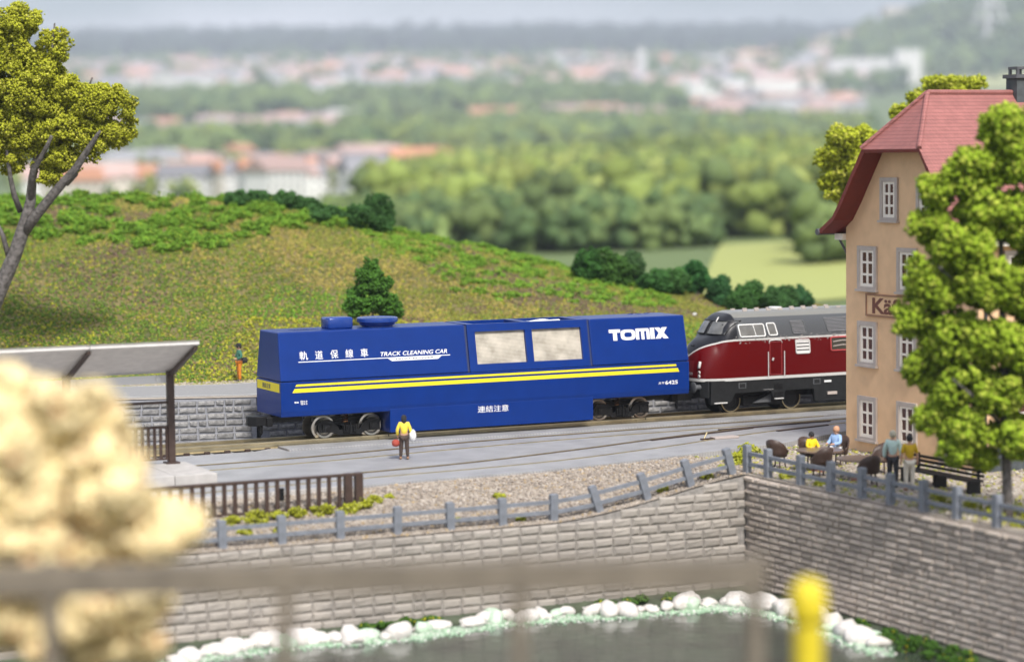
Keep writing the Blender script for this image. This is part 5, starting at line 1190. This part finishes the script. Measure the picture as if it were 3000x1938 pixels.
tree('olive green tree behind the inn whose crown tops the roof ridge', (22.5, hz(22.5, 126)), 126, [[(22.6, hz(22.6, 126) - .3, .3), (22.6, 6, .25), (22.4, 10, .18), (22.3, 14, .07)]], BT2, 9000, .12, (.42, .47, .035), alt=(.6, .6, .1), p=.12)
def shrub(label, L, D, rl, rz_, col, n, size=.10, group=None, name='shrub', cl=None):
    z0 = hz(L, D); t = thing(name, label, 'shrub', V3(L, z0, D), group=group)
    mb = MB(); mb.tube([V3(L, z0 - .2, D), V3(L + .05, z0 + rz_, D)], [.08, .04], 6); mb.build('stem', M['bark'], t)
    if cl is None: cl = [(V3(L + random.uniform(-.4, .4) * rl, z0 + rz_ * random.uniform(.5, 1.1), D + random.uniform(-.4, .4) * rl), (rl * .8, rl * .8, rz_ * .85)) for _ in range(4)]
    foliage('foliage', cl, n, size, col, t, sub=12); return t
dg_ = (.055, .14, .035)
for L, z, a, b_ in [(-12.99, 8.5, .78, .98), (-11.82, 8.68, .98, .88), (-10.46, 8.38, 1.17, 1.07), (-9.1, 8.07, 1.07, .98), (-8.02, 8.54, 1.17, 1.17), (-7.54, 7.86, .88, .88), (-15.51, 9.21, .78, .59), (-14.34, 9.1, .78, .59)]:
    shrub('dark green shrub on the crest of the grassy hill', L, 139 + random.uniform(-1, 1), a, random.uniform(.85, 1.5) * max(.5, (z - hz(L, 139)) * .6 + b_ * .25), dg_, 2600, group='dark shrubs along the hill crest')
for L, z, a, b_ in [(4.54, 5.58, .88, .78), (5.9, 5.46, 1.07, .88), (7.07, 5.35, .98, .98), (8.24, 4.95, 1.07, .88), (9.51, 4.74, .98, .98), (10.78, 4.73, 1.07, .98), (11.95, 4.13, 1.07, .88), (12.93, 3.73, .98, .88), (14.2, 3.61, 1.07, .88), (15.47, 3.31, .98, .78), (16.64, 3.1, .88, .68)]:
    q_ = random.uniform(.7, 1.35); shrub('dark green shrub in the hedge on the lower hill shoulder above the locomotive', L, 138.5 + random.uniform(-1.4, 1.4), a * random.uniform(.75, 1.1), q_ * max(.5, (z - hz(L, 139)) * .55 + b_ * .25), tuple(v * random.uniform(.8, 1.3) for v in (.055, .135, .035)), 2600, group='hedge shrubs above the locomotive')
CN = [(-6.87, 6.05, .5, .6), (-7.05, 5.67, .76, .67), (-6.55, 5.33, .67, .67), (-7.23, 4.83, 1.01, .67), (-6.39, 4.31, .93, .67), (-7.41, 4.16, .93, .59), (-5.89, 3.97, .67, .5)]
shrub('small dark pointed evergreen behind the roof lid of the blue car', -6.9, 119, 1, 2.4, (.075, .19, .025), 9000, .085, name='evergreen_shrub', cl=[(V3(L, z, 119 + random.uniform(-.3, .3)), (a * .85, a * .85, b_ * .9)) for L, z, a, b_ in CN])

# ---- turf on the hill: one mass of flock
n = 150000
tl = RNG.uniform(-36, 36, n); td = RNG.uniform(109, 145, n); hx, hy = VW(tl, td); tz = hill_z(tl, td)
ok = hy > wall_y(0) + 7.2; tl, td, hx, hy, tz = tl[ok], td[ok], hx[ok], hy[ok], tz[ok]
n = len(tl); hgt = (tz - 1.42) / (np.interp(tl, HL, HZ) - 1.42 + .01)
a1 = vnoise(tl, td, .22, 11) + .6 * vnoise(tl, td, .7, 12); a2 = vnoise(tl, td, .28, 13) + .5 * vnoise(tl, td, .9, 14); rnd = RNG.random(n)
green = np.array((.14, .20, .032)); yel = np.array((.36, .36, .035)); tan = np.array((.31, .255, .075)); brn_ = np.array((.165, .115, .085)); dk = np.array((.065, .12, .022))
base_ = np.array((.20, .21, .045)); col = np.tile(base_, (n, 1)); r2 = RNG.random(n)
def patch_(cond, c_, p):
    global col
    col = np.where((cond & (RNG.random(n) < p))[:, None], c_, col)
patch_(tl < -13, green, .7); patch_(a1 > .35, tan, .75); patch_(a1 > .95, tan * 1.15, .6); patch_(a2 > .4, brn_, .65); patch_(a2 > .85, brn_ * .95, .85); patch_(a2 < -.45, green, .7); patch_(a2 < -.9, np.array((.13, .26, .03)), .7)
patch_((np.abs(hgt - .13) < .17) & (tl < -3) & (a1 > -.5), yel, .6); patch_((tl < -14) & (hgt < .62), np.array((.11, .19, .03)), .55)
patch_(tl > -100, yel * .85, .12); patch_(tl > -100, green, .14); patch_(tl > -100, tan, .10)
col = col * (.7 + .6 * RNG.random((n, 1)))
v, f, c = scatter(np.stack([hx, hy, tz + .03], 1), .05 + .075 * RNG.random(n), col)
tag(link('grass', arr_mesh('grass', v, f, M['turf'], c)), 'speckled green and tan turf covering the hillside', 'grass', kind='stuff')
# leafy mat on the crest
P_ = []; C_ = []; S_ = []
for _ in range(330):
    L = random.uniform(-36, -8.5); top = 1.0; lowlim = np.interp(L, [-36, -24, -17, -12.5, -8.5], [.80, .66, .60, .80, .93])
    h = random.uniform(lowlim, 1.02); D = None
    fz = max(109.6, 110.6 + (L + 11) * .475); D = fz + (141 - fz) * min(1.02, max(0, h)) ; r_ = random.uniform(.35, .75)
    p_, s_ = blob_points([(V3(L, hz(L, D) + .12, D), (r_, r_, r_ * .55))], 150, 8, .45); P_.append(p_); S_.append(s_)
for _ in range(360):
    L = random.uniform(-8.5, 9); fz = 110.6 + (L + 11) * .475; lo_ = np.interp(L, [-8.5, -3, 0, 9], [.86, .55, .5, .7]); h = 1 - (1 - lo_) * random.random() ** 1.6; D = fz + (141 - fz) * h; r_ = random.uniform(.25, .7)
    p_, s_ = blob_points([(V3(L, hz(L, D) + .02, D), (r_, r_, r_ * .35))], 90, 8, .45); P_.append(p_); S_.append(s_)
P_ = np.concatenate(P_); S_ = np.concatenate(S_); v, f, c = scatter(P_, .06 + .06 * RNG.random(len(P_)), tint(len(P_), (.16, .31, .03), .3, (.28, .38, .04), .12, S_))
tag(link('ground_cover', arr_mesh('ground_cover', v, f, M['leaf'], c)), 'dense bright green ground cover along the top of the hill', 'ground cover', kind='stuff')
# weeds
P_ = []
for x, y, r_ in [(-9.4, -14.1, .4), (-8.3, -14.2, .35), (-7.0, -14.0, .35), (-6.0, -14.0, .5), (-5.2, -13.9, .3), (-4.4, -13.8, .4), (-3.6, -13.8, .45), (-2.6, -13.7, .4), (-1.9, -13.5, .45), (-1.2, -13.0, .3), (-6.8, -14.9, .3), (-5.6, -15.0, .2), (-.6, -12.7, .15), (.9, -15.3, .15), (3.4, -13.4, .2), (3.2, -15.7, .16), (9.0, -15.6, .25), (10.8, -15.6, .3), (12.8, -17.9, .3), (12.8, -20.2, .2), (13.7, -26, .6), (14.6, -27, .7), (14, -29, .6), (13.6, -31, .6), (15.5, -28, .5), (12.2, -14.6, .25), (13.8, -12.6, .4), (14.6, -11.5, .5), (15.6, -10.4, .5), (16.6, -9.2, .5)]:
    z = bank_z(x, y) if (x < 13.3 and y > -16.2) else terrace_z(x); P_.append(blob_points([((x, y, z + r_ * .25), (r_, r_ * .7, r_ * .55))], 260, 9)[0])
P_ = np.concatenate(P_); v, f, c = scatter(P_, .045 + .05 * RNG.random(len(P_)), tint(len(P_), (.36, .38, .03), .35, (.5, .5, .12), .15)); tag(link('weeds', arr_mesh('weeds', v, f, M['leaf'], c)), 'yellow green weeds growing in the gravel and by the railings', 'weeds', kind='stuff')
# pebble on the hill
mb = MB(); x, y = VW(10.1, 133); mb.add([tuple(np.array(p) * (.17, .14, .10) + (x, y, hz(10.1, 133) + .08)) for p in OCT], [tuple(t_) for t_ in OCTF]); single(mb, 'stone', M['white'], (x, y, hz(10.1, 133)), 'single white stone lying on the lower hill slope', 'stone', bevel=.03)

# ---- shore rocks
def rock(x, y, s, m, label, cat, group, name, seed):
    r = np.random.default_rng(seed); bm = bmesh.new(); bmesh.ops.create_icosphere(bm, subdivisions=2, radius=1.0)
    k = r.normal(size=(5, 3)); ph = r.random(5) * 6.28
    for v_ in bm.verts:
        d = sum(math.sin(float(np.dot(k[i], v_.co)) * (2.0 if i < 3 else 5.5) + ph[i]) * (.13 if i < 3 else .06) for i in range(5)); v_.co *= 1 + d
    me = bpy.data.meshes.new(name); bm.to_mesh(me); bm.free(); me.materials.append(m); me.polygons.foreach_set('use_smooth', [True] * len(me.polygons))
    o = link(name, me); o.location = (x, y, -4.5 + s[2] * .25); o.scale = s; o.rotation_euler = (0, 0, r.random() * 3); return tag(o, label, cat, group)
RP = [(-10.31, -18.34), (-7.86, -17.22), (-6.67, -17.23), (-5.47, -17.24), (-4.3, -17.68), (-2.67, -17.91), (-.9, -17.28), (0, -17.56), (.8, -17.1), (1.49, -16.9), (2.04, -16.9), (2.48, -17.53), (3.41, -17.1), (4.36, -16.95), (4.99, -16.95), (5.12, -17.55), (5.61, -18.1), (6.59, -18.0), (7.74, -17.9), (9.11, -17.9), (9.65, -18.2), (10.45, -18.3), (10.92, -19.0), (11.0, -20.2), (11.2, -22.24), (11.1, -23.6), (10.9, -25.6), (10.8, -27.0), (10.2, -17.6), (11.0, -17.9)]
seed_ = 3; RPI = []
for (xa, ya), (xb, yb) in zip(RP[:-3], RP[1:-2]):
    k = max(1, int(math.hypot(xb - xa, yb - ya) / .32))
    RPI += [(xa + (xb - xa) * j / k, ya + (yb - ya) * j / k) for j in range(k)]
for i, (x, y) in enumerate(RPI):
    foam_ = i % 7 == 5; s = random.choice((.2, .28, .34, .4, .5)); seed_ += 1
    rock(x + random.uniform(-.2, .2), y + random.uniform(-.2, .2), (s * random.uniform(1.1, 1.7), s * .85, s * random.uniform(.5, .9)), M['foam'] if foam_ else M['rock'], 'pale green foam heap on the pond shore' if foam_ else 'rough white rock at the water edge below the quay walls', 'foam' if foam_ else 'rock', 'foam heaps on the shore' if foam_ else 'white rocks along the pond shore', 'shore_foam' if foam_ else 'shore_rock', seed_)
FL = np.array([(-11, -18.9), (-7, -17.9), (-4, -18.2), (-2, -18.4), (0, -18.0), (3, -17.8), (5.5, -18.4), (8, -18.6), (9.8, -18.8), (10.4, -20.2), (10.8, -22.4), (10.5, -25), (10.2, -28)])
tt = RNG.random(9000) * (len(FL) - 1); i0 = tt.astype(int); fp = FL[i0] + (FL[i0 + 1] - FL[i0]) * (tt - i0)[:, None]
fp = fp + np.stack([RNG.normal(size=9000) * .25, RNG.normal(size=9000) * .33 + .25], 1)
v, f, c = scatter(np.stack([fp[:, 0], fp[:, 1], np.full(9000, -4.54)], 1), .04 + .07 * RNG.random(9000), tint(9000, (.40, .58, .40), .2, (.75, .76, .70), .3), squash=.5)
tag(link('foam', arr_mesh('foam', v, f, M['gravel'], c)), 'pale green foam line where the pond meets the shore', 'foam', kind='stuff')
P_ = []
for x, y, r_ in [(-2.4, -16.9, .35), (-1.6, -16.8, .4), (-.9, -16.8, .35), (-3.2, -16.9, .3), (6, -16.8, .3), (7.2, -16.8, .3), (8.5, -16.9, .25), (11.6, -21, .35), (11.6, -24.5, .4), (11.5, -26.5, .45), (11.5, -28, .5), (11.5, -29.4, .5), (11.4, -30.6, .5)]:
    P_.append(blob_points([((x, y, -4.35), (r_ * 1.4, r_, r_ * .5))], 300, 9)[0])
P_ = np.concatenate(P_); v, f, c = scatter(P_, .05 + .05 * RNG.random(len(P_)), tint(len(P_), (.06, .14, .02), .3, (.45, .42, .03), .05)); tag(link('grass', arr_mesh('grass', v, f, M['leaf'], c)), 'dark green grass tufts at the foot of the quay walls', 'grass', kind='stuff')

# ---- foreground yellow bush
FB = [(-8.38, 7.62, 0.69, 0.47), (-7.14, 7.48, 0.69, 0.47), (-6.87, 7.1, 0.58, 0.49), (-6.66, 6.41, 0.55, 0.55), (-6.32, 6.08, 0.49, 0.47), (-5.47, 5.5, 0.38, 0.36), (-6.05, 5.53, 0.55, 0.41), (-7.68, 7.33, 0.71, 0.49), (-6.98, 6.88, 0.66, 0.55), (-8.04, 6.6, 0.77, 0.71), (-6.8, 6.31, 0.66, 0.6), (-7.39, 6.15, 0.88, 0.71), (-6.39, 5.96, 0.55, 0.55), (-5.63, 5.5, 0.44, 0.36), (-8.19, 5.58, 0.82, 0.71), (-6.97, 5.35, 0.88, 0.6), (-5.96, 5.32, 0.6, 0.38), (-8.81, 6.78, 0.77, 0.88), (-7.75, 5.11, 0.82, 0.44), (-8.12, 4.09, 0.77, 0.49), (-6.77, 4.14, 0.82, 0.49), (-6.09, 4.3, 0.49, 0.44), (-7.34, 3.57, 0.71, 0.44), (-6.33, 3.63, 0.6, 0.38), (-8.93, 4.96, 0.82, 1.11)]
t = thing('autumn_bush', 'large creamy yellow autumn bush close by the overlook railing, far out of focus', 'bush', V3(-7.3, 1.95, 39.2))
mb = MB(); mb.tube([V3(-7.3, 1.8, 39.2), V3(-7.3, 4, 39.2), V3(-7.35, 7.1, 39.2)], [.13, .1, .04], 8); mb.build('stem', M['bark'], t)
for a, b_ in (((-7.3, 3.4), (-6.0, 5.5)), ((-7.3, 4.3), (-8.5, 6.1))): mb = MB(); mb.tube([V3(*a, 39.2), V3(*b_, 39.2)], [.07, .03], 6); mb.build('branch', M['bark'], t)
cl = [(V3(L, z, 39.2 + random.uniform(-.5, .5)), (a, a * .8, b_)) for L, z, a, b_ in FB]
foliage('foliage', cl, 34000, .12, (.98, .82, .48), t, alt=(.58, .27, .14), p=.06, var=.08, sub=12, subr=.40, m=M['blossom'])

# ================================================================== VALLEY: WOODS, HOUSES, HILL MAST
def wood(label, spots, rr, cols, per=12):
    """spots: (L, D) arrays; one mass of crowns"""
    spots = np.array(spots); N = len(spots); g0 = ground_z(spots[:, 0], spots[:, 1]); X, Y = VW(spots[:, 0], spots[:, 1])
    r_ = rr * (.7 + .7 * RNG.random(N)); tc_ = np.array(cols)[RNG.integers(0, len(cols), N)] * (.75 + .5 * RNG.random((N, 1)))
    e = RNG.normal(size=(N, per, 3)); e /= np.linalg.norm(e, axis=2)[:, :, None]; e *= (.35 + .65 * RNG.random((N, per, 1)))
    P = np.stack([X, Y, g0 + r_ * 1.0], 1)[:, None, :] + e * (r_[:, None, None] * np.array([1, 1, .95]))
    v, f, c = scatter(P.reshape(-1, 3), np.repeat(r_ * .52, per), np.repeat(tc_, per, axis=0) * (.8 + .4 * RNG.random((N * per, 1))), 'oct')
    tag(link('wood', arr_mesh('wood', v, f, M['leaf'], c)), label, 'wood', kind='stuff')
G1 = [(.22, .28, .07), (.17, .23, .07), (.30, .35, .10), (.24, .29, .08), (.13, .18, .065)]; G2 = [(.10, .16, .06), (.14, .20, .07), (.19, .26, .085)]
def tri(u0, u1, D0, D1, n, dens=None):
    out = []
    while len(out) < n:
        D = random.uniform(D0, D1); L = random.uniform(u0, u1) * D
        if dens is None or random.random() < dens(L / D, D): out.append((L, D))
    return out
U = lambda px: (px - 1500) / 7070.0
wood('green woods rolling over the knolls beyond the hill', tri(U(1120), U(2560), 430, 2000, 7000, lambda u, D: .3 + .7 * (math.sin(u * 60 + D / 110) * .5 + .5)), 5.0, G1, 11)
wood('dense hedge row of trees along the pale field', tri(U(1000), U(2060), 380, 470, 420) + tri(U(2300), U(2620), 300, 380, 60, lambda u, D: u > U(2400)), 3.4, G2)
wood('green belt of trees between the near roofs and the town', tri(U(-100), U(1800), 2150, 2520, 800) + tri(U(1000), U(2550), 2000, 3030, 1300, lambda u, D: .6), 11, G2 + G1[:1])
wood('bluish green belt of trees across the middle of the valley', tri(U(-100), U(2000), 3270, 4240, 1500, lambda u, D: .35 + .65 * (math.sin(u * 45 + 1) > -.3)) , 15, G2)
wood('scattered trees among the distant town houses', tri(U(-100), U(2650), 4350, 7980, 900), 17, G2)
wood('dark wooded slopes of the far ridge', tri(U(-200), U(3200), 8100, 12000, 2600), 30, [(.05, .08, .05), (.065, .095, .06)], 8)
wood('trees among the near orange roofs', tri(U(-50), U(1350), 1350, 2130, 160) + tri(U(150), U(1300), 870, 1350, 45), 5.0, G1)
wood('trees on the flank of the big hill with the mast', tri(U(2450), U(3150), 4900, 6220, 500, lambda u, D: .5), 19, G2)

def far_house(w_, d, h, rh, wm_, rm, label, cat, group, L, D, rz, name='far_house', flat=False):
    key = (round(w_), round(d), round(h), wm_, rm, flat)
    me = far_house.cache.get(key)
    if me is None:
        mb = MB(); a, b_ = w_ / 2, d / 2; mb.box(-a, a, -b_, b_, -3, h); mb.cur = 1
        if flat: mb.box(-a * 1.01, a * 1.01, -b_ * 1.01, b_ * 1.01, h + .02, h + .6)
        else: mb.add([(-a * 1.08, -b_ * 1.12, h - .2), (a * 1.08, -b_ * 1.12, h - .2), (a * 1.08, b_ * 1.12, h - .2), (-a * 1.08, b_ * 1.12, h - .2), (-a * 1.08, 0, h + rh), (a * 1.08, 0, h + rh)], [(0, 1, 5, 4), (2, 3, 4, 5), (0, 4, 3), (1, 2, 5), (0, 3, 2, 1)])
        mb.cur = 2; nx = max(2, int(w_ / 3.2)); nf = max(1, int(h / 3))
        for s_ in (-1, 1):
            for i in range(nx):
                for k in range(nf): xx = -a + (i + .5) * w_ / nx; zz = .9 + k * h / nf; mb.box(xx - .55, xx + .55, s_ * b_ - .06, s_ * b_ + .06, zz, zz + 1.3)
        me = mb.mesh(name, [M[wm_], M[rm], M['hwin']]); far_house.cache[key] = me
    x, y = VW(L, D); o = link(name, me); o.location = (x, y, float(ground_z(L, D))); o.rotation_euler = (0, 0, rz); return tag(o, label, cat, group)
far_house.cache = {}
KIN = [('hwhite', 'horange', 'white house with orange pitched roof in the near valley village'), ('hcream', 'horange', 'cream house with orange pitched roof in the near valley village'), ('hwhite', 'hgrey', 'white house with grey pitched roof in the near valley village'), ('hwhite', 'hpink', 'white house with faded pink roof in the near valley village'), ('hcream', 'hpink', 'cream house with faded pink roof in the near valley village')]
def village(pts, size, suffix, ws=(3, 2, 2, 3, 2)):
    for L, D in pts:
        wm_, rm, lab = random.choices(KIN, ws)[0]; lab = lab.replace('near valley village', suffix); s = random.choice(size)
        far_house(s[0], s[1], s[2], s[3], wm_, rm, lab, 'house', 'houses of the ' + suffix, L, D, random.uniform(-.6, .6))
village(tri(U(780), U(1330), 880, 1500, 85) + tri(U(150), U(1000), 880, 1350, 60), [(19, 13, 10, 5), (16, 12, 9, 4.5), (22, 13, 11, 5)], 'near valley village', (5, 2, 5, 1, 1))
village(tri(U(250), U(1300), 1600, 2060, 26), [(26, 16, 12, 6), (20, 14, 10, 5)], 'middle valley village', (1, 1, 3, 3, 3))
village(tri(U(1400), U(2500), 3050, 4350, 60), [(46, 26, 19, 8), (36, 24, 16, 7)], 'valley town edge', (1, 1, 4, 4, 3))
far_town = (tri(U(150), U(2550), 4400, 7000, 420), [(66, 36, 26, 10), (50, 34, 22, 9), (85, 36, 28, 9)], 'far valley town', (1, 1, 7, 4, 3))
village(tri(U(300), U(1100), 2650, 3180, 34), [(48, 24, 15, 7), (38, 24, 14, 8)], 'town below the trees', (1, 1, 4, 3, 3))
def town(pts, size, suffix, ws):
    VV, FF, MI = [], [], []
    for L, D in pts:
        wm_, rm, _ = random.choices(KIN, ws)[0]; s = random.choice(size); x, y = VW(L, D); gz_ = float(ground_z(L, D)); a_ = random.uniform(-.6, .6); ca, sa = math.cos(a_), math.sin(a_); a, b_, h, r_ = s[0] / 2, s[1] / 2, s[2], s[3]
        vs = [(-a, -b_, -4), (a, -b_, -4), (a, b_, -4), (-a, b_, -4), (-a, -b_, h), (a, -b_, h), (a, b_, h), (-a, b_, h), (-a, 0, h + r_), (a, 0, h + r_)]
        k = len(VV); VV += [(x + p[0] * ca - p[1] * sa, y + p[0] * sa + p[1] * ca, gz_ + p[2]) for p in vs]
        order = ['hwhite', 'hcream', 'horange', 'hgrey', 'hpink']
        for f_, m_ in (((0, 1, 5, 4), wm_), ((1, 2, 6, 5), wm_), ((2, 3, 7, 6), wm_), ((3, 0, 4, 7), wm_), ((4, 7, 8), wm_), ((5, 9, 6), wm_), ((4, 5, 9, 8), rm), ((7, 8, 9, 6), rm)): FF.append(tuple(k + i for i in f_)); MI.append(order.index(m_))
    mb = MB(); mb.v = VV; mb.f = FF; mb.mi = MI; o = link('town', mb.mesh('town', [M[q] for q in ('hwhite', 'hcream', 'horange', 'hgrey', 'hpink')])); tag(o, 'hazy mass of white and pinkish town houses far across the valley', 'town', kind='stuff')
town(*far_town)
def block(px, D, w_, d, h, label, cat='building', wall='hwhite', roof='hgrey', rz=0.0):
    far_house(w_, d, h, 0, wall, roof, label, cat, None, U(px) * D, D, R(-YAW) + rz, 'office_block', True)
block(550, 4196, 115, 58, 50, 'big white windowed block left in the far town', rz=.1); block(700, 4372, 174, 48, 23, 'long low white hall beside the big white block'); block(380, 4240, 135, 48, 21, 'long low white hall at the town edge behind the tree')
block(1015, 3140, 48, 30, 24, 'lone white block among the trees in mid valley', rz=.2); block(640, 2590, 161, 29, 14, 'very long low white building below the tree belt'); block(1090, 2568, 54, 25, 14, 'short white building next to the very long one')
block(2520, 4790, 121, 59, 59, 'tall bright white block near the inn roof'); block(2660, 4900, 51, 51, 67, 'white tower block beside the tall white block'); block(2060, 4790, 235, 59, 27, 'wide white industrial hall in the middle of the town'); block(1380, 6220, 321, 60, 24, 'long white factory roof at the foot of the ridge')
block(2380, 1072, 56, 17, 7, 'long faded pink roofed barn above the field', 'barn', 'hcream', 'hpink'); block(1980, 808, 23, 11, 5, 'pinkish barn in the woods', 'barn', 'hcream', 'hpink', .2); block(2690, 6110, 180, 60, 36, 'cream block low on the big hill', wall='hcream', rz=.1)
block(1400, 984, 12, 11, 7, 'small white cottage at the wood edge'); block(1660, 918, 12, 9, 7, 'small white cottage deep in the woods'); block(1885, 4680, 18, 18, 82, 'slim white chimney tower in the town', 'tower')
# mast on the hill
L, D = 1058, 5340; x0, y0 = VW(L, D); gz = float(ground_z(L, D)); mz = thing('lattice_mast', 'pale lattice power mast on the hill behind the inn', 'mast', (x0, y0, gz))
for sx in (-1, 1):
    for sy in (-1, 1): mb = MB(); mb.tube([(x0 + sx * 36, y0 + sy * 36, gz - 8), (x0 + sx * 10, y0 + sy * 10, gz + 110), (x0 + sx * 4, y0 + sy * 4, gz + 190)], 4.2, 6); mb.build('leg', M['concrete'], mz)
for k in range(5):
    h = gz + 24 + k * 32; s = 30 - k * 5.8; 
    mb = MB(); mb.tube([(x0 - s, y0 - s, h), (x0 + s, y0 - s, h), (x0 + s, y0 + s, h), (x0 - s, y0 + s, h), (x0 - s, y0 - s, h)], 2.2, 6); mb.build('brace', M['concrete'], mz)
for h, a in ((132, 60), (160, 48)): mb = MB(); mb.tube([(x0 - a * FY, y0 + a * FX, gz + h), (x0 + a * FY, y0 - a * FX, gz + h)], 2.6, 6); mb.build('cross_arm', M['concrete'], mz)

# ================================================================== HAZE
hm = bpy.data.materials.new('haze'); hm.use_nodes = True; n = hm.node_tree; n.nodes.remove(n.nodes['Principled BSDF'])
pv = n.nodes.new('ShaderNodeVolumePrincipled'); pv.inputs['Color'].default_value = (.80, .88, 1.0, 1); pv.inputs['Density'].default_value = 1.15e-4; pv.inputs['Anisotropy'].default_value = 0.0
n.links.new(pv.outputs[0], n.nodes['Material Output'].inputs['Volume'])
mb = MB(); zt_ = 760
q = [VW(-5900, -450), VW(5900, -450), VW(5900, 14450), VW(-5900, 14450)]
mb.add([(*p, -30) for p in q] + [(*p, zt_) for p in q], [(0, 3, 2, 1), (4, 5, 6, 7), (0, 1, 5, 4), (1, 2, 6, 5), (2, 3, 7, 6), (3, 0, 4, 7)])
tag(mb.build('haze', hm), 'thin bluish haze filling the valley', 'haze', kind='stuff')
